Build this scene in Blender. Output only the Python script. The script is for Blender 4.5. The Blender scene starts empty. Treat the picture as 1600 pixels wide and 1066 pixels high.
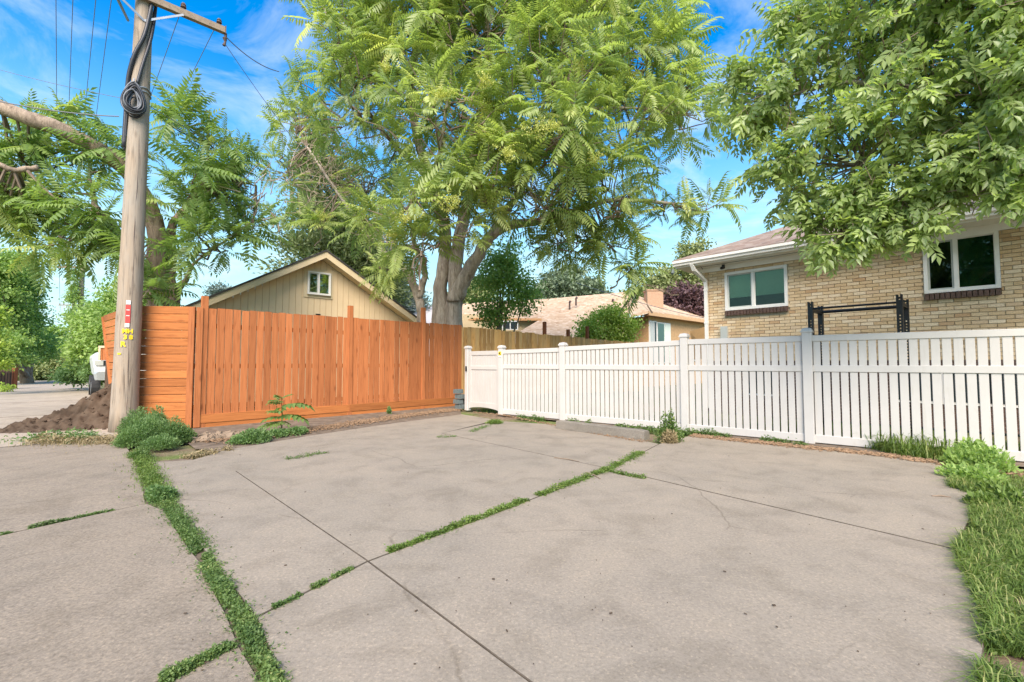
import bpy, math, random
import numpy as np
from mathutils import Vector, Matrix

random.seed(7)
rng = np.random.default_rng(11)
scene = bpy.context.scene
COL = scene.collection

# ------------------------------------------------------------------ camera
F = 727.0                      # focal length in photo pixels (1600 wide)
CAMH = 1.15
PITCH = math.radians(2.756)
cam_d = bpy.data.cameras.new('camera')
cam_d.sensor_width = 36.0
cam_d.lens = F / 1600.0 * 36.0
cam_d.clip_end = 2000.0
cam = bpy.data.objects.new('camera', cam_d)
cam.location = (0, 0, CAMH)
cam.rotation_euler = (math.pi / 2 + PITCH, 0, 0)
COL.objects.link(cam)
scene.camera = cam

# ------------------------------------------------------------------ sky and sun
SUN_ELEV, SUN_AZ = 42.0, 185.0       # azimuth: degrees clockwise from +Y (view direction)
world = bpy.data.worlds.new('World')
scene.world = world
world.use_nodes = True
wn, wl = world.node_tree.nodes, world.node_tree.links
wn.clear()
w_out = wn.new('ShaderNodeOutputWorld')
w_bg = wn.new('ShaderNodeBackground')
w_bg.inputs['Strength'].default_value = 0.12
sky = wn.new('ShaderNodeTexSky')
sky.sky_type = 'NISHITA'
sky.sun_disc = False
sky.sun_elevation = math.radians(SUN_ELEV)
sky.sun_rotation = math.radians(SUN_AZ)
sky.air_density = 1.0
sky.dust_density = 0.6
sky.ozone_density = 2.0
w_hs = wn.new('ShaderNodeHueSaturation')
w_hs.inputs['Saturation'].default_value = 1.6
wl.new(sky.outputs[0], w_hs.inputs['Color'])
# thin clouds, laid on a plane above the place
tc = wn.new('ShaderNodeTexCoord')
sep = wn.new('ShaderNodeSeparateXYZ')
wl.new(tc.outputs['Generated'], sep.inputs[0])
zadd = wn.new('ShaderNodeMath'); zadd.operation = 'MAXIMUM'; zadd.inputs[1].default_value = 0.03
wl.new(sep.outputs['Z'], zadd.inputs[0])
zz = wn.new('ShaderNodeMath'); zz.operation = 'ADD'; zz.inputs[1].default_value = 0.12
wl.new(zadd.outputs[0], zz.inputs[0])
dx = wn.new('ShaderNodeMath'); dx.operation = 'DIVIDE'
dy = wn.new('ShaderNodeMath'); dy.operation = 'DIVIDE'
wl.new(sep.outputs['X'], dx.inputs[0]); wl.new(zz.outputs[0], dx.inputs[1])
wl.new(sep.outputs['Y'], dy.inputs[0]); wl.new(zz.outputs[0], dy.inputs[1])
comb = wn.new('ShaderNodeCombineXYZ')
wl.new(dx.outputs[0], comb.inputs[0]); wl.new(dy.outputs[0], comb.inputs[1])
w_n = wn.new('ShaderNodeTexNoise')
w_n.inputs['Scale'].default_value = 2.3
w_n.inputs['Detail'].default_value = 7.0
w_n.inputs['Roughness'].default_value = 0.62
w_n.inputs['Distortion'].default_value = 0.6
wl.new(comb.outputs[0], w_n.inputs['Vector'])
w_r = wn.new('ShaderNodeValToRGB')
w_r.color_ramp.elements[0].position = 0.47
w_r.color_ramp.elements[0].color = (0, 0, 0, 1)
w_r.color_ramp.elements[1].position = 0.78
w_r.color_ramp.elements[1].color = (0.62, 0.62, 0.62, 1)
wl.new(w_n.outputs['Fac'], w_r.inputs[0])
w_hz = wn.new('ShaderNodeMapRange')
w_hz.interpolation_type = 'SMOOTHSTEP'
w_hz.inputs['From Min'].default_value = 0.54
w_hz.inputs['From Max'].default_value = 0.10
w_hz.inputs['To Max'].default_value = 0.88
wl.new(sep.outputs['Z'], w_hz.inputs['Value'])
w_hm = wn.new('ShaderNodeMixRGB')
w_hm.inputs[2].default_value = (2.3, 3.5, 3.6, 1)
wl.new(w_hz.outputs[0], w_hm.inputs[0])
wl.new(w_hs.outputs[0], w_hm.inputs[1])
w_mix = wn.new('ShaderNodeMixRGB')
w_mix.inputs[2].default_value = (3.4, 3.7, 3.85, 1)
wl.new(w_r.outputs[0], w_mix.inputs[0])
wl.new(w_hm.outputs[0], w_mix.inputs[1])
wl.new(w_mix.outputs[0], w_bg.inputs['Color'])
wl.new(w_bg.outputs[0], w_out.inputs['Surface'])

sun_d = bpy.data.lights.new('sun', 'SUN')
sun_d.energy = 3.0
sun_d.angle = math.radians(42.0)
sun_d.color = (1.0, 0.88, 0.73)
sun = bpy.data.objects.new('sun', sun_d)
_el, _az = math.radians(SUN_ELEV), math.radians(SUN_AZ)
_dir = Vector((math.sin(_az) * math.cos(_el), math.cos(_az) * math.cos(_el), math.sin(_el)))
sun.rotation_euler = _dir.to_track_quat('Z', 'Y').to_euler()
sun.location = (0, 0, 30)
COL.objects.link(sun)

vs = scene.view_settings
vs.view_transform = 'Standard'
vs.look = 'None'
vs.exposure = 1.5
vs.gamma = 1.0
vs.use_curve_mapping = False
scene.cycles.diffuse_bounces = 8
scene.cycles.max_bounces = 14

# ------------------------------------------------------------------ helpers
CP, SP = math.cos(PITCH), math.sin(PITCH)


def ray(x, y):
    u, v = (x - 800.0) / F, (533.0 - y) / F
    return Vector((u, CP - v * SP, SP + v * CP))


def P(x, y, Y):
    """point on the sight line of photo pixel (x, y) at distance Y in front"""
    d = ray(x, y)
    return Vector((0, 0, CAMH)) + d * (Y / d.y)


def G(x, y, z=0.0):
    """ground point seen at photo pixel (x, y)"""
    d = ray(x, y)
    return Vector((0, 0, CAMH)) + d * ((z - CAMH) / d.z)


def proj(p):
    dx_, dy_, dz_ = p[0], p[1], p[2] - CAMH
    f_ = dy_ * CP + dz_ * SP
    return 800 + F * dx_ / f_, 533 - F * (-dy_ * SP + dz_ * CP) / f_


def on_line(x, A, B):
    """point of the plan line A-B that lies at photo column x (ground level)"""
    # column x at ground: X = u * f_, with f_ = Y*CP + (0-CAMH)*SP
    u = (x - 800.0) / F
    D = B - A
    t = (u * (A.y * CP - CAMH * SP) - A.x) / (D.x - u * D.y * CP)
    return A + D * t


OFF = {}


def link(o):
    COL.objects.link(o)
    return o


def thing(name, loc, label, cat, group=None, kind=None):
    o = bpy.data.objects.new(name, None)
    o.empty_display_size = 0.2
    o.location = loc
    link(o)
    OFF[o.name] = Vector(loc)
    tag(o, label, cat, group, kind)
    return o


def tag(o, label=None, cat=None, group=None, kind=None):
    if label: o['label'] = label
    if cat: o['category'] = cat
    if group: o['group'] = group
    if kind: o['kind'] = kind
    return o


def off_of(parent):
    return OFF.get(parent.name, Vector((0, 0, 0))) if parent else Vector((0, 0, 0))


def put(name, mesh, parent=None, M=None, loc=None):
    """an object that uses mesh; M is its world matrix"""
    o = bpy.data.objects.new(name, mesh)
    link(o)
    if M is None:
        M = Matrix.Translation(loc or Vector((0, 0, 0)))
    if parent is not None:
        o.parent = parent
        pm = Matrix.Translation(off_of(parent))
        M = pm.inverted() @ M
        OFF[o.name] = off_of(parent) + M.translation
        if M.to_3x3() != Matrix.Identity(3):
            OFF[o.name] = off_of(parent) + M.translation
    else:
        OFF[o.name] = M.translation.copy()
    o.matrix_local = M
    return o


class MB:
    def __init__(s):
        s.v, s.f = [], []

    def add(s, vs_, fs_):
        n = len(s.v)
        s.v += [tuple(v) for v in vs_]
        s.f += [tuple(i + n for i in f) for f in fs_]
        return s

    def box(s, c, size, ax=None, taper=None):
        """box centred on c; ax = (x, y, z) unit axes"""
        c = Vector(c)
        X, Y, Z = ax or (Vector((1, 0, 0)), Vector((0, 1, 0)), Vector((0, 0, 1)))
        hx, hy, hz = size[0] / 2, size[1] / 2, size[2] / 2
        vs_ = []
        for k in (-1, 1):
            t = taper if (taper and k > 0) else 1.0
            for (i, j) in ((-1, -1), (1, -1), (1, 1), (-1, 1)):
                vs_.append(c + X * i * hx * t + Y * j * hy * t + Z * k * hz)
        return s.add(vs_, [(3, 2, 1, 0), (4, 5, 6, 7), (0, 1, 5, 4), (1, 2, 6, 5), (2, 3, 7, 6), (3, 0, 4, 7)])

    def prism(s, poly, d):
        """closed prism: poly = 3-D points (counter-clockwise seen from +d), extruded by -d"""
        n = len(poly)
        d = Vector(d)
        vs_ = [Vector(p) for p in poly] + [Vector(p) - d for p in poly]
        fs_ = [tuple(range(n)), tuple(range(2 * n - 1, n - 1, -1))]
        for i in range(n):
            j = (i + 1) % n
            fs_.append((j, i, i + n, j + n))
        return s.add(vs_, fs_)

    def tube(s, pts, rad, n=8, cap=True):
        pts = [Vector(p) for p in pts]
        if not hasattr(rad, '__len__'):
            rad = [rad] * len(pts)
        base = len(s.v)
        up = None
        for i, p in enumerate(pts):
            t = (pts[min(i + 1, len(pts) - 1)] - pts[max(i - 1, 0)])
            if t.length < 1e-7: t = Vector((0, 0, 1))
            t.normalize()
            if up is None:
                up = t.orthogonal().normalized()
            up = (up - t * up.dot(t))
            if up.length < 1e-6: up = t.orthogonal()
            up.normalize()
            b = t.cross(up)
            for k in range(n):
                a = 2 * math.pi * k / n
                s.v.append(tuple(p + (up * math.cos(a) + b * math.sin(a)) * rad[i]))
        for i in range(len(pts) - 1):
            for k in range(n):
                a0, a1 = base + i * n + k, base + i * n + (k + 1) % n
                s.f.append((a0, a1, a1 + n, a0 + n))
        if cap:
            s.f.append(tuple(base + k for k in reversed(range(n))))
            e = base + (len(pts) - 1) * n
            s.f.append(tuple(e + k for k in range(n)))
        return s

    def mesh(s, name, mat, smooth=False, off=None):
        me = bpy.data.meshes.new(name)
        v = s.v
        if off is not None:
            v = [(a[0] - off[0], a[1] - off[1], a[2] - off[2]) for a in v]
        me.from_pydata(v, [], s.f)
        for m in (mat if isinstance(mat, (list, tuple)) else [mat]):
            me.materials.append(m)
        if smooth:
            me.polygons.foreach_set('use_smooth', [True] * len(me.polygons))
        me.update()
        return me

    def build(s, name, mat, parent=None, smooth=False, loc=None):
        off = off_of(parent) if parent else (Vector(loc) if loc is not None else Vector((0, 0, 0)))
        me = s.mesh(name, mat, smooth, off)
        o = bpy.data.objects.new(name, me)
        link(o)
        if parent is not None:
            o.parent = parent
        else:
            o.location = off
        OFF[o.name] = off
        return o


def np_mesh(name, V, Fc, mat, tone=None, smooth=False):
    """mesh from numpy arrays; Fc (n,3) triangles; tone per-face float attribute"""
    me = bpy.data.meshes.new(name)
    V = np.ascontiguousarray(V, dtype=np.float32)
    Fc = np.ascontiguousarray(Fc, dtype=np.int32)
    me.vertices.add(len(V))
    me.vertices.foreach_set('co', V.ravel())
    me.loops.add(Fc.size)
    me.loops.foreach_set('vertex_index', Fc.ravel())
    me.polygons.add(len(Fc))
    k = Fc.shape[1]
    me.polygons.foreach_set('loop_start', np.arange(0, Fc.size, k, dtype=np.int32))
    me.polygons.foreach_set('loop_total', np.full(len(Fc), k, dtype=np.int32))
    if smooth:
        me.polygons.foreach_set('use_smooth', np.ones(len(Fc), dtype=bool))
    me.materials.append(mat)
    me.update(calc_edges=True)
    if tone is not None:
        at = me.attributes.new('tone', 'FLOAT', 'FACE')
        at.data.foreach_set('value', np.ascontiguousarray(tone, dtype=np.float32))
    return me


def np_build(name, V, Fc, mat, parent=None, tone=None, smooth=False):
    off = off_of(parent)
    me = np_mesh(name, np.asarray(V) - np.array(off), Fc, mat, tone, smooth)
    o = bpy.data.objects.new(name, me)
    link(o)
    if parent is not None:
        o.parent = parent
    OFF[o.name] = off
    return o


# ------------------------------------------------------------------ materials
def new_mat(name):
    m = bpy.data.materials.new(name)
    m.use_nodes = True
    nt = m.node_tree
    nt.nodes.clear()
    out = nt.nodes.new('ShaderNodeOutputMaterial')
    b = nt.nodes.new('ShaderNodeBsdfPrincipled')
    nt.links.new(b.outputs[0], out.inputs[0])
    return m, nt, b, out


def N(nt, typ, **kw):
    n = nt.nodes.new(typ)
    for k, v in kw.items():
        if hasattr(n, k) and not k.startswith('i_'):
            setattr(n, k, v)
        else:
            n.inputs[k[2:].replace('_', ' ')].default_value = v
    return n


def ramp(nt, fac, stops):
    r = nt.nodes.new('ShaderNodeValToRGB')
    els = r.color_ramp.elements
    while len(els) > 1: els.remove(els[-1])
    els[0].position = stops[0][0]; els[0].color = (*stops[0][1], 1) if len(stops[0][1]) == 3 else stops[0][1]
    for p, c in stops[1:]:
        e = els.new(p); e.color = (*c, 1)
    nt.links.new(fac, r.inputs[0])
    return r.outputs[0]


def noise(nt, vec, scale, detail=5.0, rough=0.55, dist=0.0):
    n = nt.nodes.new('ShaderNodeTexNoise')
    n.inputs['Scale'].default_value = scale
    n.inputs['Detail'].default_value = detail
    n.inputs['Roughness'].default_value = rough
    n.inputs['Distortion'].default_value = dist
    if vec is not None: nt.links.new(vec, n.inputs['Vector'])
    return n.outputs['Fac']


def mix(nt, fac, a, b, mode='MIX'):
    m = nt.nodes.new('ShaderNodeMixRGB')
    m.blend_type = mode
    for sock, val in ((m.inputs[0], fac), (m.inputs[1], a), (m.inputs[2], b)):
        if isinstance(val, (int, float)): sock.default_value = val
        elif isinstance(val, tuple): sock.default_value = (*val, 1)
        else: nt.links.new(val, sock)
    return m.outputs[0]


def bump(nt, b, h, strength=0.3, dist=0.01):
    n = nt.nodes.new('ShaderNodeBump')
    n.inputs['Strength'].default_value = strength
    n.inputs['Distance'].default_value = dist
    nt.links.new(h, n.inputs['Height'])
    nt.links.new(n.outputs[0], b.inputs['Normal'])


def objco(nt, scale=(1, 1, 1), jitter=True):
    """object coordinates, shifted at random from object to object"""
    t = nt.nodes.new('ShaderNodeTexCoord')
    mp = nt.nodes.new('ShaderNodeMapping')
    mp.inputs['Scale'].default_value = scale
    nt.links.new(t.outputs['Object'], mp.inputs['Vector'])
    if jitter:
        oi = nt.nodes.new('ShaderNodeObjectInfo')
        ml = nt.nodes.new('ShaderNodeMath'); ml.operation = 'MULTIPLY'; ml.inputs[1].default_value = 73.0
        nt.links.new(oi.outputs['Random'], ml.inputs[0])
        cb = nt.nodes.new('ShaderNodeCombineXYZ')
        for i in range(3): nt.links.new(ml.outputs[0], cb.inputs[i])
        nt.links.new(cb.outputs[0], mp.inputs['Location'])
    return mp.outputs[0]


def worldco(nt):
    g = nt.nodes.new('ShaderNodeNewGeometry')
    return g.outputs['Position']


def obj_random(nt):
    return nt.nodes.new('ShaderNodeObjectInfo').outputs['Random']


def plain(name, col, rough=0.6, metal=0.0, var=0.12, scale=9.0, spec=0.4, bmp=0.0):
    m, nt, b, _ = new_mat(name)
    w = worldco(nt)
    n = noise(nt, w, scale, 6, 0.6)
    c = ramp(nt, n, [(0.25, tuple(x * (1 - var) for x in col)), (0.75, tuple(min(1, x * (1 + var)) for x in col))])
    nt.links.new(c, b.inputs['Base Color'])
    b.inputs['Roughness'].default_value = rough
    b.inputs['Metallic'].default_value = metal
    b.inputs['Specular IOR Level'].default_value = spec
    if bmp:
        bump(nt, b, noise(nt, w, scale * 8, 4, 0.6), bmp, 0.004)
    return m


def concrete(name, light, dark, grit=1.0, seed=0.0):
    m, nt, b, _ = new_mat(name)
    g = worldco(nt)
    mp = nt.nodes.new('ShaderNodeMapping'); mp.inputs['Location'].default_value = (seed, seed * 1.7, 0)
    nt.links.new(g, mp.inputs[0])
    w = mp.outputs[0]
    big = noise(nt, w, 0.55, 5, 0.6, 0.8)
    mid = noise(nt, w, 2.6, 6, 0.65, 0.5)
    fine = noise(nt, w, 55, 6, 0.78)
    c = ramp(nt, big, [(0.3, dark), (0.62, light)])
    c2 = ramp(nt, mid, [(0.3, (0.74, 0.73, 0.71)), (0.52, (1, 1, 1)), (0.8, (1.1, 1.08, 1.05))])
    c = mix(nt, 0.8, c, c2, 'MULTIPLY')
    c3 = ramp(nt, fine, [(0.3, (1 - 0.33 * grit,) * 3), (0.55, (1, 1, 1)), (0.75, (1 + 0.16 * grit,) * 3)])
    c = mix(nt, 0.9, c, c3, 'MULTIPLY')
    # exposed grains and dark specks
    vor = nt.nodes.new('ShaderNodeTexVoronoi'); vor.inputs['Scale'].default_value = 48.0
    nt.links.new(w, vor.inputs['Vector'])
    spk = ramp(nt, vor.outputs['Distance'], [(0.05, (0.42, 0.40, 0.38)), (0.16, (1, 1, 1))])
    gate = ramp(nt, noise(nt, w, 7.0, 4, 0.6), [(0.45, (0, 0, 0)), (0.7, (0.7 * grit,) * 3)])
    c = mix(nt, gate, c, mix(nt, 1.0, c, spk, 'MULTIPLY'))
    # irregular damp stains
    st = ramp(nt, noise(nt, w, 0.95, 8, 0.66, 1.8), [(0.42, (1.05, 1.03, 1.0)), (0.60, (0.93, 0.92, 0.915)), (0.74, (0.80, 0.79, 0.79)), (0.95, (0.72, 0.715, 0.72))])
    c = mix(nt, 0.5, c, st, 'MULTIPLY')
    # pale aggregate and hairline cracks
    v2 = nt.nodes.new('ShaderNodeTexVoronoi'); v2.inputs['Scale'].default_value = 120.0
    nt.links.new(w, v2.inputs['Vector'])
    sp2 = nt.nodes.new('ShaderNodeSeparateColor'); nt.links.new(v2.outputs['Color'], sp2.inputs[0])
    agg = ramp(nt, sp2.outputs[0], [(0.0, (0.80,) * 3), (0.12, (0.97,) * 3), (0.86, (1.0,) * 3), (0.93, (1.28, 1.25, 1.2)), (1.0, (1.4, 1.36, 1.3))])
    c = mix(nt, 0.55 * min(1.0, grit + 0.2), c, agg, 'MULTIPLY')
    nd = nt.nodes.new('ShaderNodeTexNoise'); nd.inputs['Scale'].default_value = 1.6; nd.inputs['Detail'].default_value = 6
    nt.links.new(w, nd.inputs['Vector'])
    wd = mix(nt, 0.22, w, nd.outputs['Color'], 'ADD')
    v3 = nt.nodes.new('ShaderNodeTexVoronoi'); v3.feature = 'DISTANCE_TO_EDGE'; v3.inputs['Scale'].default_value = 0.42
    nt.links.new(wd, v3.inputs['Vector'])
    crk = ramp(nt, v3.outputs['Distance'], [(0.0, (0.62, 0.60, 0.57)), (0.003, (1, 1, 1))])
    cg = ramp(nt, noise(nt, w, 0.8, 3, 0.5), [(0.48, (0, 0, 0)), (0.56, (0.8,) * 3)])
    c = mix(nt, cg, c, mix(nt, 1.0, c, crk, 'MULTIPLY'))
    nt.links.new(c, b.inputs['Base Color'])
    b.inputs['Roughness'].default_value = 0.9
    b.inputs['Specular IOR Level'].default_value = 0.25
    bump(nt, b, fine, 0.4 * grit, 0.006)
    return m


def wood(name, base, dark, axis='Z', knots=0.5, rough=0.75, var=0.22, grey=None):
    m, nt, b, _ = new_mat(name)
    sc = {'Z': (26, 26, 1.6), 'X': (1.6, 26, 26), 'Y': (26, 1.6, 26)}[axis]
    v = objco(nt, sc)
    g = noise(nt, v, 1.0, 6, 0.6, 1.2)
    c = ramp(nt, g, [(0.28, dark), (0.5, base), (0.78, tuple(min(1, x * 1.18) for x in base))])
    if knots:
        sk = {'Z': (5.2, 5.2, 1.9), 'X': (1.9, 5.2, 5.2), 'Y': (5.2, 1.9, 5.2)}[axis]
        vk = objco(nt, sk)
        vor = nt.nodes.new('ShaderNodeTexVoronoi'); vor.inputs['Scale'].default_value = 1.0
        nt.links.new(vk, vor.inputs['Vector'])
        kn = ramp(nt, vor.outputs['Distance'], [(0.06, (0.45, 0.38, 0.32)), (0.17, (1, 1, 1))])
        c = mix(nt, knots, c, mix(nt, 1.0, c, kn, 'MULTIPLY'))
    r = obj_random(nt)
    vr = ramp(nt, r, [(0.0, (1 - var,) * 3), (1.0, (1 + var * 0.6,) * 3)])
    c = mix(nt, 1.0, c, vr, 'MULTIPLY')
    if grey:
        gm = ramp(nt, noise(nt, objco(nt, (3, 3, 0.8)), 1.0, 5, 0.7), [(0.42, (0, 0, 0)), (0.7, (0.8, 0.8, 0.8))])
        c = mix(nt, gm, c, grey)
    nt.links.new(c, b.inputs['Base Color'])
    b.inputs['Roughness'].default_value = rough
    b.inputs['Specular IOR Level'].default_value = 0.25
    bump(nt, b, g, 0.35, 0.004)
    return m


def leaf_mat(name, dark, light, trans=0.35, rough=0.5, hue=None):
    """leaf: tone attribute picks the leaf's own green"""
    m, nt, b, out = new_mat(name)
    at = nt.nodes.new('ShaderNodeAttribute'); at.attribute_name = 'tone'
    stops = [(0.0, dark), (0.75, light)]
    if hue: stops.append((1.0, hue))
    c = ramp(nt, at.outputs['Fac'], stops)
    nt.links.new(c, b.inputs['Base Color'])
    b.inputs['Roughness'].default_value = rough
    b.inputs['Specular IOR Level'].default_value = 0.55
    tr = nt.nodes.new('ShaderNodeBsdfTranslucent')
    c2 = mix(nt, 1.0, c, (1.2, 1.3, 0.65), 'MULTIPLY')
    nt.links.new(c2, tr.inputs['Color'])
    ms = nt.nodes.new('ShaderNodeMixShader'); ms.inputs[0].default_value = trans
    nt.links.new(b.outputs[0], ms.inputs[1]); nt.links.new(tr.outputs[0], ms.inputs[2])
    nt.links.new(ms.outputs[0], out.inputs[0])
    return m


def bark_mat(name, light, dark, scale=7.0, stretch=0.22, strength=0.8):
    m, nt, b, _ = new_mat(name)
    t = nt.nodes.new('ShaderNodeTexCoord')
    mp = nt.nodes.new('ShaderNodeMapping'); mp.inputs['Scale'].default_value = (1, 1, stretch)
    nt.links.new(t.outputs['Object'], mp.inputs[0])
    n1 = noise(nt, mp.outputs[0], scale, 7, 0.65, 0.8)
    n2 = noise(nt, mp.outputs[0], scale * 4.0, 6, 0.7, 0.5)
    c = ramp(nt, n1, [(0.3, dark), (0.55, light), (0.8, tuple(min(1, x * 1.2) for x in light))])
    c = mix(nt, 0.7, c, ramp(nt, n2, [(0.32, (0.5, 0.47, 0.44)), (0.55, (1.0, 1.0, 1.0)), (0.8, (1.15,) * 3)]), 'MULTIPLY')
    nt.links.new(c, b.inputs['Base Color'])
    b.inputs['Roughness'].default_value = 0.9
    b.inputs['Specular IOR Level'].default_value = 0.2
    bump(nt, b, n2, strength, 0.02)
    return m


M = {}
M['pad'] = concrete('pad_concrete', (0.298, 0.252, 0.199), (0.264, 0.228, 0.183), 0.95, 3.1)
M['alley'] = concrete('alley_concrete', (0.296, 0.243, 0.186), (0.245, 0.205, 0.160), 1.5, 9.4)
M['alley_far'] = concrete('dusty_alley_concrete', (0.40, 0.335, 0.265), (0.34, 0.285, 0.225), 0.8, 2.2)  # paler concrete for the far alley slabs
M['stop'] = concrete('stop_concrete', (0.235, 0.208, 0.172), (0.185, 0.165, 0.142), 1.1, 5.0)
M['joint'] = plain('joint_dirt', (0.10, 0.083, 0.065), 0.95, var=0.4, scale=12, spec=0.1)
M['soil'] = plain('soil', (0.165, 0.128, 0.097), 0.95, var=0.5, scale=6, spec=0.1, bmp=0.8)
M['pile'] = plain('pile_soil', (0.085, 0.06, 0.042), 0.97, var=0.55, scale=5, spec=0.1, bmp=1.0)
M['mulch'] = plain('mulch_chip', (0.24, 0.155, 0.095), 0.95, var=0.4, scale=30, spec=0.15)
M['stick'] = plain('dry_stick', (0.23, 0.17, 0.12), 0.9, var=0.25, scale=14, spec=0.15)
M['vinyl'] = plain('white_vinyl', (0.50, 0.475, 0.445), 0.45, var=0.07, scale=4.5, spec=0.45)
def vinyl_mat():
    m, nt, b, _ = new_mat('white_vinyl')
    w = worldco(nt)
    c = ramp(nt, noise(nt, w, 3.0, 5, 0.6), [(0.3, (0.475, 0.452, 0.425)), (0.7, (0.515, 0.49, 0.46))])
    mp = nt.nodes.new('ShaderNodeMapping'); mp.inputs['Scale'].default_value = (9, 9, 1.3)
    nt.links.new(w, mp.inputs[0])
    streak = ramp(nt, noise(nt, mp.outputs[0], 1.6, 6, 0.7, 0.6), [(0.56, (1, 1, 1)), (0.72, (0.90, 0.885, 0.85)), (0.9, (0.80, 0.78, 0.72))])
    c = mix(nt, 0.8, c, streak, 'MULTIPLY')
    nt.links.new(c, b.inputs['Base Color'])
    b.inputs['Roughness'].default_value = 0.42
    b.inputs['Specular IOR Level'].default_value = 0.45
    return m


M['vinyl'] = vinyl_mat()
M['orange'] = wood('orange_stain', (0.425, 0.145, 0.050), (0.275, 0.082, 0.025), 'Z', 0.75, var=0.22)
M['orange_x'] = wood('orange_stain_level', (0.42, 0.148, 0.043), (0.28, 0.088, 0.024), 'X', 0.55, var=0.2)
M['brown'] = wood('brown_cedar', (0.52, 0.285, 0.095), (0.30, 0.155, 0.055), 'Z', 0.6, var=0.4, grey=(0.54, 0.37, 0.17))
M['redpost'] = wood('red_brown_post', (0.25, 0.085, 0.035), (0.16, 0.05, 0.02), 'Z', 0.2)
M['darkfence'] = wood('dark_fence_wood', (0.12, 0.075, 0.05), (0.06, 0.04, 0.03), 'Z', 0.2)
M['pole'] = wood('pole_wood', (0.32, 0.25, 0.185), (0.10, 0.076, 0.055), 'Z', 0.8, var=0.05, grey=(0.31, 0.28, 0.24))
M['arm'] = wood('crossarm_wood', (0.27, 0.21, 0.155), (0.15, 0.11, 0.08), 'X', 0.2, var=0.05)
M['siding'] = plain('tan_siding', (0.74, 0.57, 0.365), 0.7, var=0.05, scale=3, spec=0.3)
M['trim'] = plain('tan_trim', (0.68, 0.55, 0.36), 0.6, var=0.06, scale=4, spec=0.3)
M['white'] = plain('white_paint', (0.78, 0.76, 0.72), 0.5, var=0.04, scale=4)
M['black'] = plain('black_steel', (0.012, 0.012, 0.014), 0.42, var=0.2, scale=12)
M['rubber'] = plain('black_rubber', (0.02, 0.02, 0.022), 0.6, var=0.2, scale=12)
M['wire'] = plain('weathered_wire', (0.16, 0.17, 0.19), 0.5, var=0.1)
M['coil'] = plain('coil_cable', (0.035, 0.037, 0.045), 0.45, var=0.2, scale=20)
M['rust'] = plain('rusty_metal', (0.09, 0.06, 0.05), 0.7, var=0.4, scale=20)
M['steel'] = plain('galvanised', (0.38, 0.38, 0.38), 0.45, 0.8, var=0.15, scale=14)
M['yellow'] = plain('yellow_tag', (0.85, 0.62, 0.02), 0.5, var=0.05)
M['red'] = plain('red_tag', (0.60, 0.06, 0.05), 0.5, var=0.1)
M['grey_box'] = plain('grey_box', (0.46, 0.48, 0.45), 0.5, var=0.05)
M['block'] = plain('grey_block', (0.115, 0.14, 0.14), 0.8, var=0.25, scale=20)
M['carwhite'] = plain('vehicle_white', (0.72, 0.73, 0.74), 0.25, var=0.02, spec=0.6)
M['cargrey'] = plain('vehicle_bumper', (0.40, 0.42, 0.42), 0.35, 0.3, var=0.05)
M['cardark'] = plain('vehicle_dark', (0.03, 0.04, 0.045), 0.2, var=0.1)
M['rope'] = plain('pale_rope', (0.62, 0.52, 0.36), 0.9, var=0.15, scale=40)
M['mortar'] = plain('mortar', (0.50, 0.42, 0.31), 0.95, var=0.12, scale=20, spec=0.1)
M['grey_roof'] = plain('pale_grey_roof', (0.50, 0.47, 0.45), 0.9, var=0.1, scale=6, spec=0.1)
M['blind'] = plain('roller_blind', (0.66, 0.72, 0.62), 0.8, var=0.04)
M['green_shade'] = plain('green_window_shade', (0.42, 0.55, 0.45), 0.8, var=0.1, scale=3)  # green of reflections in the glass, on a panel added behind it
M['inside'] = plain('dark_room', (0.02, 0.022, 0.02), 0.9, var=0.1)
M['bark'] = bark_mat('grey_bark', (0.46, 0.395, 0.335), (0.19, 0.155, 0.13), 6.0)
M['bark2'] = bark_mat('brown_bark', (0.36, 0.28, 0.215), (0.13, 0.095, 0.072), 9.0)
M['twig'] = plain('twig_bark', (0.20, 0.15, 0.115), 0.9, var=0.3, scale=12)
M['deadtwig'] = plain('dead_twig', (0.33, 0.26, 0.20), 0.9, var=0.3, scale=12)

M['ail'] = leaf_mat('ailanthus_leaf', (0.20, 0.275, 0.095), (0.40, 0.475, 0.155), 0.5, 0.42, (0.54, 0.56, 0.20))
M['ail2'] = leaf_mat('ailanthus_shade_leaf', (0.14, 0.23, 0.075), (0.31, 0.42, 0.125), 0.48, 0.42, (0.46, 0.50, 0.16))  # darker green leaf of the tree behind the pole
M['flower'] = leaf_mat('yellow_flower', (0.40, 0.44, 0.11), (0.66, 0.64, 0.22), 0.35, 0.8)
M['ash'] = leaf_mat('ash_leaf', (0.22, 0.30, 0.12), (0.40, 0.49, 0.18), 0.5, 0.36, (0.42, 0.50, 0.14))
M['bg_green'] = leaf_mat('far_green_leaf', (0.20, 0.31, 0.085), (0.38, 0.51, 0.16), 0.46, 0.6, (0.48, 0.58, 0.21))
M['bg_lime'] = leaf_mat('lime_leaf', (0.26, 0.36, 0.06), (0.46, 0.56, 0.12), 0.4, 0.6)
M['bg_pale'] = leaf_mat('pale_leaf', (0.16, 0.20, 0.07), (0.32, 0.35, 0.14), 0.25, 0.7)
M['bg_dark'] = leaf_mat('dark_leaf', (0.10, 0.18, 0.05), (0.22, 0.34, 0.09), 0.4, 0.5)
M['conifer'] = leaf_mat('conifer_leaf', (0.13, 0.17, 0.075), (0.27, 0.32, 0.15), 0.3, 0.8)
M['spruce'] = leaf_mat('spruce_leaf', (0.085, 0.13, 0.11), (0.19, 0.25, 0.21), 0.1, 0.8)
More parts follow.
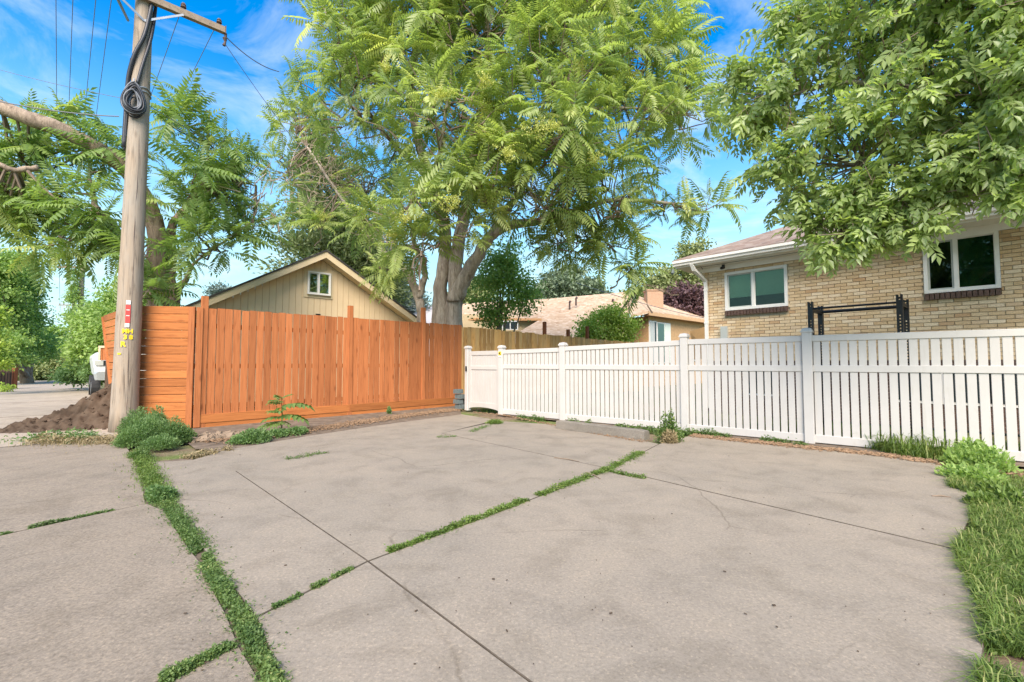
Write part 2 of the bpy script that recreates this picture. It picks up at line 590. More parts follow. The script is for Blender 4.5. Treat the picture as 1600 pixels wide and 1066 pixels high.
M['olive'] = leaf_mat('grey_green_leaf', (0.10, 0.145, 0.085), (0.22, 0.28, 0.17), 0.2, 0.7)
M['plum'] = leaf_mat('plum_leaf', (0.055, 0.025, 0.03), (0.16, 0.085, 0.09), 0.15, 0.6)
M['weed'] = leaf_mat('weed_leaf', (0.065, 0.125, 0.03), (0.155, 0.235, 0.06), 0.35, 0.6, (0.30, 0.33, 0.11))
M['weed_blue'] = leaf_mat('blue_weed_leaf', (0.085, 0.165, 0.05), (0.20, 0.31, 0.105), 0.38, 0.6, (0.34, 0.44, 0.17))
M['grass'] = leaf_mat('grass_blade', (0.075, 0.135, 0.022), (0.18, 0.26, 0.05), 0.35, 0.6, (0.36, 0.36, 0.13))
M['dry'] = leaf_mat('dry_grass', (0.22, 0.165, 0.085), (0.38, 0.30, 0.17), 0.2, 0.8)


def brick_mat():
    m, nt, b, _ = new_mat('tan_brick')
    oi = nt.nodes.new('ShaderNodeObjectInfo')
    gm = nt.nodes.new('ShaderNodeNewGeometry')
    ad = nt.nodes.new('ShaderNodeMath'); ad.operation = 'ADD'
    nt.links.new(oi.outputs['Random'], ad.inputs[0]); nt.links.new(gm.outputs['Random Per Island'], ad.inputs[1])
    fr = nt.nodes.new('ShaderNodeMath'); fr.operation = 'FRACT'
    nt.links.new(ad.outputs[0], fr.inputs[0])
    c = ramp(nt, fr.outputs[0], [(0.0, (0.60, 0.43, 0.25)), (0.3, (0.66, 0.49, 0.30)), (0.6, (0.71, 0.55, 0.36)),
                                 (0.88, (0.76, 0.62, 0.44)), (0.95, (0.52, 0.33, 0.18)), (1.0, (0.60, 0.43, 0.27))])
    n = noise(nt, gm.outputs['Position'], 60, 4, 0.6)
    c = mix(nt, 0.6, c, ramp(nt, n, [(0.3, (0.72, 0.7, 0.66)), (0.6, (1.05,) * 3)]), 'MULTIPLY')
    nt.links.new(c, b.inputs['Base Color'])
    b.inputs['Roughness'].default_value = 0.85
    b.inputs['Specular IOR Level'].default_value = 0.2
    bump(nt, b, n, 0.3, 0.003)
    return m


def shingle_mat(name, cols, scale=7.0):
    m, nt, b, _ = new_mat(name)
    w = worldco(nt)
    mp = nt.nodes.new('ShaderNodeMapping'); mp.inputs['Scale'].default_value = (1.0, 1.0, 2.2)
    nt.links.new(w, mp.inputs[0])
    vor = nt.nodes.new('ShaderNodeTexVoronoi'); vor.inputs['Scale'].default_value = scale
    nt.links.new(mp.outputs[0], vor.inputs['Vector'])
    sp = nt.nodes.new('ShaderNodeSeparateColor'); nt.links.new(vor.outputs['Color'], sp.inputs[0])
    c = ramp(nt, sp.outputs[0], [(i / (len(cols) - 1), c_) for i, c_ in enumerate(cols)])
    c = mix(nt, 0.5, c, ramp(nt, noise(nt, w, 60, 3, 0.7), [(0.3, (0.7,) * 3), (0.7, (1.1,) * 3)]), 'MULTIPLY')
    nt.links.new(c, b.inputs['Base Color'])
    b.inputs['Roughness'].default_value = 0.95
    b.inputs['Specular IOR Level'].default_value = 0.1
    return m


def glass_mat(name, tint, refl=0.12):
    m = bpy.data.materials.new(name); m.use_nodes = True
    nt = m.node_tree; nt.nodes.clear()
    out = nt.nodes.new('ShaderNodeOutputMaterial')
    tr = nt.nodes.new('ShaderNodeBsdfTransparent'); tr.inputs[0].default_value = (*tint, 1)
    gl = nt.nodes.new('ShaderNodeBsdfGlossy'); gl.inputs['Roughness'].default_value = 0.03
    gl.inputs['Color'].default_value = (0.62, 0.72, 0.68, 1)
    fr = nt.nodes.new('ShaderNodeFresnel'); fr.inputs[0].default_value = 1.5
    ad = nt.nodes.new('ShaderNodeMath'); ad.operation = 'ADD'; ad.inputs[1].default_value = refl; ad.use_clamp = True
    nt.links.new(fr.outputs[0], ad.inputs[0])
    ms = nt.nodes.new('ShaderNodeMixShader')
    nt.links.new(ad.outputs[0], ms.inputs[0]); nt.links.new(tr.outputs[0], ms.inputs[1]); nt.links.new(gl.outputs[0], ms.inputs[2])
    nt.links.new(ms.outputs[0], out.inputs[0])
    return m


def ground_mat():
    m, nt, b, _ = new_mat('earth_and_grass')
    w = worldco(nt)
    n1 = noise(nt, w, 0.5, 6, 0.65, 0.8)
    n2 = noise(nt, w, 14, 6, 0.7)
    soil = ramp(nt, n2, [(0.3, (0.13, 0.09, 0.06)), (0.7, (0.28, 0.21, 0.15))])
    grs = ramp(nt, n2, [(0.3, (0.06, 0.10, 0.02)), (0.7, (0.16, 0.21, 0.06))])
    c = mix(nt, ramp(nt, n1, [(0.42, (0, 0, 0)), (0.58, (1, 1, 1))]), soil, grs)
    nt.links.new(c, b.inputs['Base Color'])
    b.inputs['Roughness'].default_value = 0.95
    b.inputs['Specular IOR Level'].default_value = 0.1
    bump(nt, b, n2, 0.8, 0.03)
    return m


M['brick'] = brick_mat()
M['sillbrick'] = plain('brown_sill_brick', (0.125, 0.075, 0.06), 0.6, var=0.4, scale=15, bmp=0.2)
M['tan_roof'] = shingle_mat('tan_shingles', [(0.40, 0.26, 0.16), (0.55, 0.40, 0.27), (0.47, 0.33, 0.22), (0.62, 0.48, 0.35)], 6.0)
M['grey_shingle'] = shingle_mat('brown_grey_shingles', [(0.20, 0.15, 0.13), (0.30, 0.24, 0.21), (0.25, 0.18, 0.15), (0.34, 0.28, 0.25)], 6.0)
M['dark_shingle'] = shingle_mat('dark_shingles', [(0.05, 0.05, 0.05), (0.09, 0.085, 0.08)], 7.0)
M['glass'] = glass_mat('window_glass', (0.70, 0.80, 0.72), 0.0)
M['glass_dark'] = glass_mat('dark_window_glass', (0.30, 0.50, 0.42), 0.06)
M['glass_screen'] = glass_mat('screened_window_glass', (0.22, 0.32, 0.30), 0.05)
M['mirror_glass'] = glass_mat('garage_window_glass', (0.12, 0.13, 0.14), 0.35)
M['ground'] = ground_mat()

A_DIR = Vector((-0.6835, 0.730, 0))     # along the alley, away from the camera
C_DIR = Vector((0.730, 0.6835, 0))      # across it, along the orange fence
UP = Vector((0, 0, 1))

# ------------------------------------------------------------------ ground, alley, parking pad
gm_ = MB()
gm_.add([(-400, -60, -0.045), (400, -60, -0.045), (400, 700, -0.045), (-400, 700, -0.045)], [(0, 1, 2, 3)])
tag(gm_.build('ground', M['ground']), 'bare earth with patchy grass under and beyond the paving', kind='structure')


def inset(poly, d):
    n = len(poly)
    area = sum(poly[i].x * poly[(i + 1) % n].y - poly[(i + 1) % n].x * poly[i].y for i in range(n))
    if area < 0: poly = poly[::-1]
    out = []
    for i in range(n):
        p0, p1, p2 = poly[i - 1], poly[i], poly[(i + 1) % n]
        d1 = (p1 - p0).normalized(); d2 = (p2 - p1).normalized()
        n1 = Vector((-d1.y, d1.x, 0)); n2 = Vector((-d2.y, d2.x, 0))
        k = max(0.3, 1 + n1.dot(n2))
        out.append(p1 + (n1 + n2) * (d / k))
    return out


def slab(parent, pts, mat, gap=0.007, top=0.0, label=None, jag=0.0):
    poly = [Vector((p.x, p.y, 0)) for p in pts]
    # subdivide the sides a little so that worn edges wander
    fine = []
    for i, p in enumerate(poly):
        q = poly[(i + 1) % len(poly)]
        k = max(1, int((q - p).length / 0.25)) if jag else 1
        for j in range(k):
            r = p.lerp(q, j / k)
            if jag and j:
                nn = Vector((-(q - p).y, (q - p).x, 0)).normalized()
                r = r + nn * random.uniform(-jag, jag)
            fine.append(r)
    poly = inset(fine, gap)
    mb = MB()
    ins = inset(poly, 0.003)
    n = len(poly)
    vs_ = [Vector((p.x, p.y, top)) for p in ins] + [Vector((p.x, p.y, top - 0.004)) for p in poly] + [Vector((p.x, p.y, -0.15)) for p in poly]
    fs_ = [tuple(range(n))]
    for i in range(n):
        j = (i + 1) % n
        fs_.append((j, i, i + n, j + n)); fs_.append((j + n, i + n, i + 2 * n, j + 2 * n))
    mb.add(vs_, fs_)
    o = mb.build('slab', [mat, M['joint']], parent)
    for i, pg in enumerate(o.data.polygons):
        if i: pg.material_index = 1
    if label: o['label'] = label
    return o


def ext(p_far, p_near, d):
    v = (p_near - p_far); v.z = 0
    return p_near + v.normalized() * d


E = [G(440, 1066), G(398, 985), G(330, 875), G(268, 795), G(222, 722)]      # weedy edge between alley and pad
J1 = [G(830, 1066), G(575, 877), G(368, 736)]
CR = G(575, 877)
j2w = G(400, 965)
j2e = G(955, 733)
j3w, j3m, j3e = G(246, 750), G(368, 736), G(690, 677)
pad = thing('parking_pad', (0, 4, 0), None, None, kind='structure')
slab(pad, [ext(E[1], E[0], 2.4), E[0], j2w, CR, J1[0], ext(J1[1], J1[0], 2.4)], M['pad'], 0.0035, 0.0, 'narrow slab beside the weedy alley edge', 0)
slab(pad, [j2w, E[2], E[3], j3w, j3m, CR], M['pad'], 0.0035, 0.002, 'slab behind the cross joint at the alley edge', 0)
slab(pad, [CR, j3m, j3e, j2e], M['pad'], 0.003, 0.001, 'large slab in the middle of the pad', 0)
slab(pad, [j3e, G(778, 658), G(860, 663), G(1012, 690), G(1030, 694), j2e], M['pad'], 0.006, 0.001, 'slab under the wheel stop', 0)
slab(pad, [CR, j2e, G(1492, 858), G(1520, 905), G(1545, 975), G(1530, 1066), G(1535, 1200), ext(J1[1], J1[0], 2.4), J1[0]], M['pad'], 0.004, -0.001, 'large slab in the right foreground', 0)
slab(pad, [j2e, G(1030, 694), G(1075, 682), G(1200, 690), G(1330, 703), G(1468, 722), G(1515, 765), G(1522, 800), G(1492, 858)], M['pad'], 0.004, 0.002, 'slab in front of the white fence', 0)
slab(pad, [j3w, E[4], G(300, 718), G(350, 703), G(480, 681), G(600, 663), G(722, 647), G(778, 656), j3e, j3m], M['pad'], 0.012, -0.004, 'strip of paving along the orange fence bed', 0.006)
tag(pad, 'pale concrete parking pad of large slabs with weedy joints')

alley = thing('alley', (-4, 6, 0), None, None, kind='structure')
tag(alley, 'rough old concrete alley running off to the left')
e0, e4 = E[0], E[4]
W_ALLEY = 3.35


def alley_pt(s, w):
    """s metres along the alley from the near edge point, w metres towards its left side"""
    return e0.lerp(e4, s / (e4 - e0).length) - C_DIR * w if s < (e4 - e0).length else e4 + A_DIR * (s - (e4 - e0).length) - C_DIR * w


L_E = (e4 - e0).length
jt2r, jt2l = G(392, 994), G(250, 1066)
jt1r, jt1l = G(240, 784), G(0, 836)
d2 = (jt2l - jt2r).normalized(); d1 = (jt1l - jt1r).normalized()
n2l = jt2r + d2 * W_ALLEY; n1l = jt1r + d1 * W_ALLEY
wv = -C_DIR * 0.04
slab(alley, [ext(E[1], E[0], 2.6) + wv, E[0] + wv, jt2r + wv, n2l, n2l - A_DIR * 3.2], M['alley'], 0.012, -0.006, 'nearest slab of the alley', 0.008)
slab(alley, [jt2r + wv, E[2] + wv, E[3] + wv, jt1r + wv, n1l, n2l], M['alley'], 0.012, -0.002, 'rough alley slab in the left foreground', 0.008)
f1 = e4 + A_DIR * 2.6 + wv
slab(alley, [jt1r + wv, e4 + wv, f1, f1 - C_DIR * W_ALLEY, n1l], M['alley'], 0.012, -0.008, 'alley slab in front of the dirt pile', 0.008)
s_, prev = 2.6, f1
for k in range(6):
    s_ += [5.2, 5.2, 5.2, 5.2, 5.0, 9][k]
    q = e4 + A_DIR * s_ + wv
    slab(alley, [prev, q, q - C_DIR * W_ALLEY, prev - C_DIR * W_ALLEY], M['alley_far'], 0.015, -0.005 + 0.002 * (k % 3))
    prev = q

bed = MB()
bl_, br_ = [], []
for p, a, b in ((ext(E[1], E[0], 2.4), .2, .2), (E[0], .2, .2), (E[1], .2, .2), (E[2], .2, .2), (E[3], .32, .2), (j3w, .35, .25), (E[4], .3, .5)):
    bl_.append(p - C_DIR * a); br_.append(p + C_DIR * b)
bp = br_ + bl_[::-1]
nb_ = len(br_)
bed.add([Vector((p.x, p.y, -0.014)) for p in bp], [(i, i + 1, 2 * nb_ - 2 - i, 2 * nb_ - 1 - i) for i in range(nb_ - 1)])
tag(bed.build('joint_soil', M['soil']), 'dark soil in the joint between alley and pad', kind='structure')

# ------------------------------------------------------------------ foliage helpers
def vnoise(X, Y, sc, seed):
    r = np.random.default_rng(seed); t = r.random((64, 64))
    x, y = X * sc + 100, Y * sc + 100
    xi, yi = np.floor(x).astype(int), np.floor(y).astype(int)
    fx, fy = x - xi, y - yi
    fx = fx * fx * (3 - 2 * fx); fy = fy * fy * (3 - 2 * fy)
    g = lambda i, j: t[i % 64, j % 64]
    return (g(xi, yi) * (1 - fx) + g(xi + 1, yi) * fx) * (1 - fy) + (g(xi, yi + 1) * (1 - fx) + g(xi + 1, yi + 1) * fx) * fy


def unit(a):
    return a / np.maximum(np.linalg.norm(a, axis=-1, keepdims=True), 1e-9)


def frond_template(pairs, llen, lwid, droop, ang=72, term=True, sag=0.25, seed=0, petiole=0.16):
    """one pinnate leaf of length 1 along +X, upper side +Z: returns verts, tris"""
    r = np.random.default_rng(seed)
    V, T = [], []

    def rz(s): return -droop * s * s + 0.10 * s
    segs = 5
    for i in range(segs + 1):
        s = i / segs
        w = 0.007 * (1.3 - s)
        V += [(s, -w, rz(s)), (s, w, rz(s))]
    for i in range(segs):
        a = 2 * i
        T += [(a, a + 1, a + 3), (a, a + 3, a + 2)]

    def leaflet(p, d, l, w):
        d = d / np.linalg.norm(d)
        side = np.cross(d, np.array([0, 0, 1.0])); side /= max(np.linalg.norm(side), 1e-6)
        nrm = np.cross(side, d)
        n0 = len(V)
        tip = p + d * l - nrm * l * 0.16
        mid = p + d * l * 0.42
        V.extend([tuple(p), tuple(mid + side * w + nrm * w * 0.25), tuple(tip), tuple(mid - side * w + nrm * w * 0.25)])
        T.extend([(n0, n0 + 2, n0 + 1), (n0, n0 + 3, n0 + 2)])
    for k in range(pairs):
        s = petiole + (0.97 - petiole) * k / (pairs - 1 + 0.3)
        prof = 0.65 + 0.55 * math.sin(math.pi * min(1, (k + 1.2) / (pairs + 1.0)) ** 0.8)
        for sd in (-1, 1):
            a = math.radians(ang - 22 * s + r.uniform(-7, 7))
            d = np.array([math.cos(a), sd * math.sin(a), -sag - r.uniform(0, 0.22)])
            leaflet(np.array([s + 0.012 * sd, 0, rz(s)]), d, llen * prof * r.uniform(0.85, 1.12), lwid * prof * r.uniform(0.85, 1.15))
    if term:
        leaflet(np.array([1.0, 0, rz(1.0)]), np.array([1, 0, -0.6 - droop]), llen * 0.9, lwid)
    return np.array(V, dtype=np.float64), np.array(T, dtype=np.int64)


AIL = [frond_template(p, 0.23, 0.032, d, seed=i) for i, (p, d) in enumerate([(10, .18), (11, .30), (9, .12), (12, .38), (10, .24), (11, .08)])]
ASH = [frond_template(p, 0.40, 0.085, d, ang=62, seed=20 + i, petiole=0.3) for i, (p, d) in enumerate([(3, .2), (3, .4), (4, .3), (3, .1)])]


def basis(d, n_hint):
    """rows = X (d), Y, Z axes for arrays of directions"""
    X = unit(d)
    Y = np.cross(n_hint, X); Y = unit(Y)
    Z = np.cross(X, Y)
    return np.stack([X, Y, Z], axis=-1)         # columns


def fronds(templates, pos, d, length, tones, up=None, roll=0.35):
    """place many pinnate leaves; returns V, T, tone-per-face"""
    n = len(pos)
    up = np.tile(np.array([0, 0, 1.0]), (n, 1)) if up is None else up
    up = up + rng.normal(0, roll, (n, 3))
    B = basis(d, up)
    kind = rng.integers(0, len(templates), n)
    Vs, Ts, Tn, base = [], [], [], 0
    for k, (tv, tt) in enumerate(templates):
        idx = np.where(kind == k)[0]
        if len(idx) == 0: continue
        v = np.einsum('nij,vj->nvi', B[idx], tv) * length[idx, None, None] + pos[idx, None, :]
        m = len(tv)
        t = tt[None] + (np.arange(len(idx)) * m)[:, None, None] + base
        Vs.append(v.reshape(-1, 3)); Ts.append(t.reshape(-1, 3))
        leaf_j = rng.normal(0, 0.05, (len(idx), len(tt)))
        Tn.append((tones[idx, None] + leaf_j).ravel())
        base += m * len(idx)
    return np.concatenate(Vs), np.concatenate(Ts), np.clip(np.concatenate(Tn), 0, 1)


def leaves(pos, d, L, Wd, tones, roll=0.8, fold=0.25):
    """simple leaves, two triangles each"""
    n = len(pos)
    up = np.tile(np.array([0, 0, 1.0]), (n, 1)) + rng.normal(0, roll, (n, 3))
    B = basis(d, up)
    X, Y, Z = B[..., 0], B[..., 1], B[..., 2]
    L = np.broadcast_to(L, (n,))[:, None]; Wd = np.broadcast_to(Wd, (n,))[:, None]
    V = np.stack([pos, pos + X * L * 0.45 + Y * Wd + Z * Wd * fold, pos + X * L - Z * L * 0.1, pos + X * L * 0.45 - Y * Wd + Z * Wd * fold], axis=1).reshape(-1, 3)
    b = np.arange(n)[:, None] * 4
    T = np.stack([b + [0, 2, 1], b + [0, 3, 2]], axis=1).reshape(-1, 3)
    return V, T, np.repeat(np.clip(tones, 0, 1), 2)


def merge(parts):
    Vs, Ts, Tn, b = [], [], [], 0
    for V, T, t in parts:
        Vs.append(V); Ts.append(T + b); Tn.append(t); b += len(V)
    return np.concatenate(Vs), np.concatenate(Ts), np.concatenate(Tn)


def sph(n):
    return unit(rng.normal(0, 1, (n, 3)))


def blob_points(n, c, r, shell=0.45):
    """points in the outer part of an ellipsoid; returns pos, outward"""
    d = sph(n)
    q = shell + (1 - shell) * rng.random(n) ** 0.7
    r = np.array(r)
    return np.array(c) + d * r * q[:, None], unit(d / r * r.mean())


def bez(pts, k=6):
    """smooth polyline through pts (Catmull-Rom)"""
    pts = [Vector(p) for p in pts]
    out = []
    for i in range(len(pts) - 1):
        p0 = pts[max(i - 1, 0)]; p1 = pts[i]; p2 = pts[i + 1]; p3 = pts[min(i + 2, len(pts) - 1)]
        for j in range(k):
            t = j / k
            out.append(0.5 * ((2 * p1) + (p2 - p0) * t + (2 * p0 - 5 * p1 + 4 * p2 - p3) * t * t + (3 * p1 - p0 - 3 * p2 + p3) * t ** 3))
    out.append(pts[-1])
    return out


def limb(pts, r0, r1, n=10, wob=0.02, k=6):
    path = bez(pts, k)
    m = len(path)
    path = [p + Vector((random.uniform(-wob, wob), random.uniform(-wob, wob), 0)) if 0 < i < m - 1 else p for i, p in enumerate(path)]
    rad = [(r0 + (r1 - r0) * (i / (m - 1)) ** 0.8) * random.uniform(0.94, 1.06) for i in range(m)]
    return path, rad


def frame(loc, X, Yv):
    """matrix with local X, Y axes (level) and Z up"""
    X = Vector(X).normalized(); Yv = Vector(Yv).normalized()
    m = Matrix.Identity(4)
    for i in range(3):
        m[i][0] = X[i]; m[i][1] = Yv[i]; m[i][2] = UP[i]; m[i][3] = loc[i]
    return m


def normal_to_cam(D, A):
    n = Vector((D.y, -D.x, 0)).normalized()
    return n if n.dot(Vector((0, 0, 0)) - Vector((A.x, A.y, 0))) > 0 else -n


def chamfer_box(sx, sy, sz, c=0.004, z0=0.0):
    """box with bevelled long edges, length along Z from z0"""
    hx, hy = sx / 2, sy / 2
    ring = [(-hx + c, -hy), (hx - c, -hy), (hx, -hy + c), (hx, hy - c), (hx - c, hy), (-hx + c, hy), (-hx, hy - c), (-hx, -hy + c)]
    mb = MB()
    n = 8
    vs_ = [(x, y, z0) for x, y in ring] + [(x, y, z0 + sz) for x, y in ring]
    fs_ = [tuple(reversed(range(n))), tuple(range(n, 2 * n))]
    for i in range(n):
        j = (i + 1) % n
        fs_.append((i, j, j + n, i + n))
    mb.add(vs_, fs_)
    return mb


def zbox(sx, sy, sz, mat, name, c=0.004):
    return chamfer_box(sx, sy, sz, c).mesh(name, mat)


def xbox_mesh(L, sy, sz, mat, name, c=0.004):
    """bevelled bar along +X from 0 to L, centred on y, z"""
    mb = chamfer_box(sz, sy, L, c)
    mb.v = [(v[2], v[1], v[0]) for v in mb.v]
    mb.f = [tuple(reversed(f)) for f in mb.f]
    return mb.mesh(name, mat)


# ------------------------------------------------------------------ orange board fence
O0, O1 = G(301, 668), G(716, 633)
OD = (O1 - O0).normalized(); ON = normal_to_cam(OD, O0); OL = (O1 - O0).length
h0 = P(312, 481, O0.y + 0.05).z
h1 = P(716, 508, O1.y).z


def otop(s): return h0 + (h1 - h0) * s / OL


fence_o = thing('board_fence', O0, 'orange stained board fence with upright boards and three tall posts', 'fence')


def s_at(x, A, D):
    q = on_line(x, A, A + D)
    return (q - A).dot(D)


post_s = [s_at(314, O0, OD), s_at(545, O0, OD), s_at(660, O0, OD)]
post_top = [P(314, 463, (O0 + OD * post_s[0]).y).z, P(545, 478, (O0 + OD * post_s[1]).y).z, P(660, 481, (O0 + OD * post_s[2]).y).z]
pw = 0.105
for s, zt in zip(post_s, post_top):
    me = zbox(pw, 0.09, zt + 0.1, M['orange'], 'post')
    put('post', me, fence_o, frame(O0 + OD * s + ON * -0.004 + Vector((0, 0, -0.1)), OD, ON))
bw = 0.137
bmesh_ = [zbox(w, 0.019, 2.06, M['orange'], 'board') for w in (0.128, 0.132, 0.124)]
s = post_s[0] + pw / 2 + 0.008
while s < OL - 0.03:
    blocked = [p for p in post_s if p - pw / 2 - 0.01 < s + bw / 2 < p + pw / 2 + 0.06]
    if blocked:
        s = blocked[0] + pw / 2 + 0.006
        continue
    c = O0 + OD * (s + bw / 2) + ON * (0.014 + random.uniform(-0.003, 0.004))
    mtx = frame(c + Vector((0, 0, otop(s) - 2.06 + random.uniform(-0.008, 0.008))), OD, ON) @ Matrix.Rotation(random.uniform(-0.0035, 0.0035), 4, 'Y')
    put('board', random.choice(bmesh_), fence_o, mtx)
    s += bw + random.uniform(-0.002, 0.004)
# backing rails, kick boards, end trim
for z in (0.35, 1.1, 1.85):
    put('rail', xbox_mesh(OL, 0.04, 0.09, M['orange_x'], 'rail'), fence_o, frame(O0 + ON * -0.075 + Vector((0, 0, z)), OD, ON))
edges = [0.0] + [post_s[1]] + [OL - 0.05]
for a, b in zip(edges[:-1], edges[1:]):
    put('kick_board', xbox_mesh(b - a - 0.02, 0.024, 0.16, M['orange_x'], 'kick_board'), fence_o, frame(O0 + OD * (a + 0.01) + ON * 0.037 + Vector((0, 0, 0.145)), OD, ON))
    put('kick_board', xbox_mesh(b - a - 0.02, 0.022, 0.12, M['orange_x'], 'kick_board'), fence_o, frame(O0 + OD * (a + 0.01) + ON * 0.025 + Vector((0, 0, 0.0)), OD, ON))
put('trim', zbox(0.10, 0.024, h0 - 0.0, M['orange'], 'trim'), fence_o, frame(O0 + OD * 0.045 + ON * 0.052 + Vector((0, 0, 0.0)), OD, ON))

# ------------------------------------------------------------------ slatted corner of the fence
S1 = Vector((P(203, 600, 8.28).x, 8.28, 0))
SD = (S1 - O0).normalized(); SN = normal_to_cam(SD, O0); SL = (S1 - O0).length
fence_s = thing('slatted_fence', S1, 'orange fence of level boards wrapping the corner behind the utility pole', 'fence')
NB = 15
pitch_b = h0 / NB
for i in range(NB):
    z = 0.012 + pitch_b * (i + 0.5)
    w = pitch_b - 0.004 + random.uniform(-0.003, 0.002)
    mtx = frame(O0 + SD * 0.005 + SN * (0.012 + random.uniform(-0.003, 0.003)) + Vector((0, 0, z)), SD, SN) @ Matrix.Rotation(random.uniform(-0.001, 0.001), 4, 'Y')
    put('board', xbox_mesh(SL, 0.022, w, M['orange_x'], 'board', 0.0075), fence_s, mtx)
put('trim', zbox(0.105, 0.022, h0 + 0.004, M['orange'], 'trim'), fence_s, frame(O0 + SD * 0.056 + SN * 0.036, SD, SN))
for q in (O0 + SD * 0.5, S1 - SD * 0.06):
    put('post', zbox(0.09, 0.09, h0 - 0.03, M['orange'], 'post'), fence_s, frame(q - SN * 0.05, SD, SN))
S2t = P(163, 495, 10.0); S2b = P(181, 640, 10.0)
AD2 = (Vector((S2t.x, S2t.y, 0)) - S1).normalized(); AN2 = normal_to_cam(AD2, S1)
Lt = (Vector((S2t.x, S2t.y, 0)) - S1).length; Lb = (on_line(182, S1, S1 + AD2) - S1).length
for i in range(NB):
    z = 0.012 + pitch_b * (i + 0.5)
    L = Lb + (Lt - Lb) * (i + 0.5) / NB
    mtx = frame(S1 + AD2 * 0.03 + AN2 * 0.012 + Vector((0, 0, z)), AD2, AN2)
    put('board', xbox_mesh(L - 0.03, 0.02, pitch_b - 0.012, M['orange_x'], 'board'), fence_s, mtx)
tb = MB(); pa = S1 + AD2 * Lb + AN2 * 0.03; pb = S1 + AD2 * Lt + AN2 * 0.03 + Vector((0, 0, h0 - 0.02))
axu = (pb - pa).normalized()
tb.box((pa + pb) / 2, (0.09, 0.03, (pb - pa).length), (AD2, AN2, axu))
tb.build('trim', M['orange'], fence_s)

# ------------------------------------------------------------------ white vinyl fence and gate
FA, FB = G(784, 647), G(1600, 722)
FD = (FB - FA).normalized(); FN = normal_to_cam(FD, FA)


def fs(x): return s_at(x, FA, FD)


def fp(s_, n_=0.0, z=0.0): return FA + FD * s_ + FN * n_ + Vector((0, 0, z))


fence_w = thing('vinyl_fence', FA, 'white vinyl picket fence with capped posts along the back of the pad', 'fence')
posts = [(0.0, 1.50), (fs(880.5), 1.515), (fs(1072), 1.60), (fs(1266), 1.605), (fs(1266) + 2.79, 1.60), (fs(1266) + 5.6, 1.60)]
PW = 0.127
cap_mb = MB()
cap_mb.box((0, 0, 0.0125), (0.150, 0.150, 0.025)); cap_mb.box((0, 0, 0.041), (0.138, 0.138, 0.032), taper=0.82)
cap_mb.box((0, 0, 0.064), (0.112, 0.112, 0.014), taper=0.1)
cap_me = cap_mb.mesh('post_cap', M['vinyl'])
for s, zt in posts:
    o = put('post', zbox(PW, PW, zt + 0.1, M['vinyl'], 'post', 0.008), fence_w, frame(fp(s, 0, -0.1), FD, FN))
    c = put('post_cap', cap_me, fence_w, frame(fp(s, 0, zt), FD, FN))
secs = [(0, 1, 15, 1.455, 1.475), (1, 2, 24, 1.495, 1.55), (2, 3, 16, 1.56, 1.56), (3, 4, 25, 1.56, 1.56), (4, 5, 25, 1.56, 1.56)]
for a, b, n, za, zb in secs:
    sa, sb = posts[a][0] + PW / 2, posts[b][0] - PW / 2
    L = sb - sa
    tilt = math.atan2(zb - za, L)
    rt = Matrix.Rotation(-tilt, 4, 'Y')
    put('rail', xbox_mesh(L, 0.052, 0.09, M['vinyl'], 'rail', 0.006), fence_w, frame(fp(sa, 0, za - 0.045), FD, FN) @ rt)
    put('rail', xbox_mesh(L, 0.052, 0.095, M['vinyl'], 'rail', 0.006), fence_w, frame(fp(sa, 0, 1.075), FD, FN))
    put('rail', xbox_mesh(L, 0.056, 0.115, M['vinyl'], 'rail', 0.006), fence_w, frame(fp(sa, 0, 0.062), FD, FN))
    pt = L / n
    hgt = min(za, zb) - 0.16
    sl = zbox(pt - 0.019, 0.022, hgt, M['vinyl'], 'picket', 0.003)
    for i in range(n):
        s = sa + pt * (i + 0.5)
        tp = za + (zb - za) * (i + 0.5) / n - 0.085
        put('picket', sl, fence_w, frame(fp(s, 0, tp - hgt), FD, FN))

GA = G(731, 641); GD = (FA - GA).normalized(); GN = normal_to_cam(GD, GA); GL = (FA - GA).length
gate = thing('gate', GA, 'solid white vinyl gate with arched foot beside the orange fence', 'gate')
o = put('post', zbox(0.12, 0.12, 1.52, M['vinyl'], 'post', 0.008), gate, frame(GA, GD, GN))
put('post_cap', cap_me, gate, frame(GA + Vector((0, 0, 1.52)), GD, GN))
g0, g1 = 0.075, GL - PW / 2 - 0.01
put('rail', xbox_mesh(g1 - g0, 0.05, 0.1, M['vinyl'], 'rail', 0.006), gate, frame(GA + GD * g0 + Vector((0, 0, 1.395)), GD, GN))
put('rail', xbox_mesh(g1 - g0, 0.05, 0.09, M['vinyl'], 'rail', 0.006), gate, frame(GA + GD * g0 + Vector((0, 0, 1.045)), GD, GN))
for i in range(2):
    put('stile', zbox(0.08, 0.052, 1.27, M['vinyl'], 'stile', 0.006), gate, frame(GA + GD * (g0 + 0.04 if i == 0 else g1 - 0.04) + Vector((0, 0, 0.1)), GD, GN))
nb = 10
bwid = (g1 - g0 - 0.16) / nb
gb = zbox(bwid - 0.005, 0.02, 1.2, M['vinyl'], 'board', 0.003)
for i in range(nb):
    put('board', gb, gate, frame(GA + GD * (g0 + 0.08 + bwid * (i + 0.5)) + Vector((0, 0, 0.17)), GD, GN))
mb = MB()
n = 12
top, bot = [], []
for i in range(n + 1):
    t = i / n
    q = GA + GD * (g0 + (g1 - g0) * t) + GN * 0.027
    top.append(q + Vector((0, 0, 0.21)))
    bot.append(q + Vector((0, 0, 0.055 + 0.055 * math.sin(math.pi * t) ** 0.6)))
mb.prism(bot + top[::-1], GN * 0.054)
mb.build('bottom_rail', M['vinyl'], gate)
lm = MB()
lm.box(GA + GD * 0.01 + GN * 0.07 + Vector((0, 0, 1.02)), (0.045, 0.02, 0.12), (GD, GN, UP))
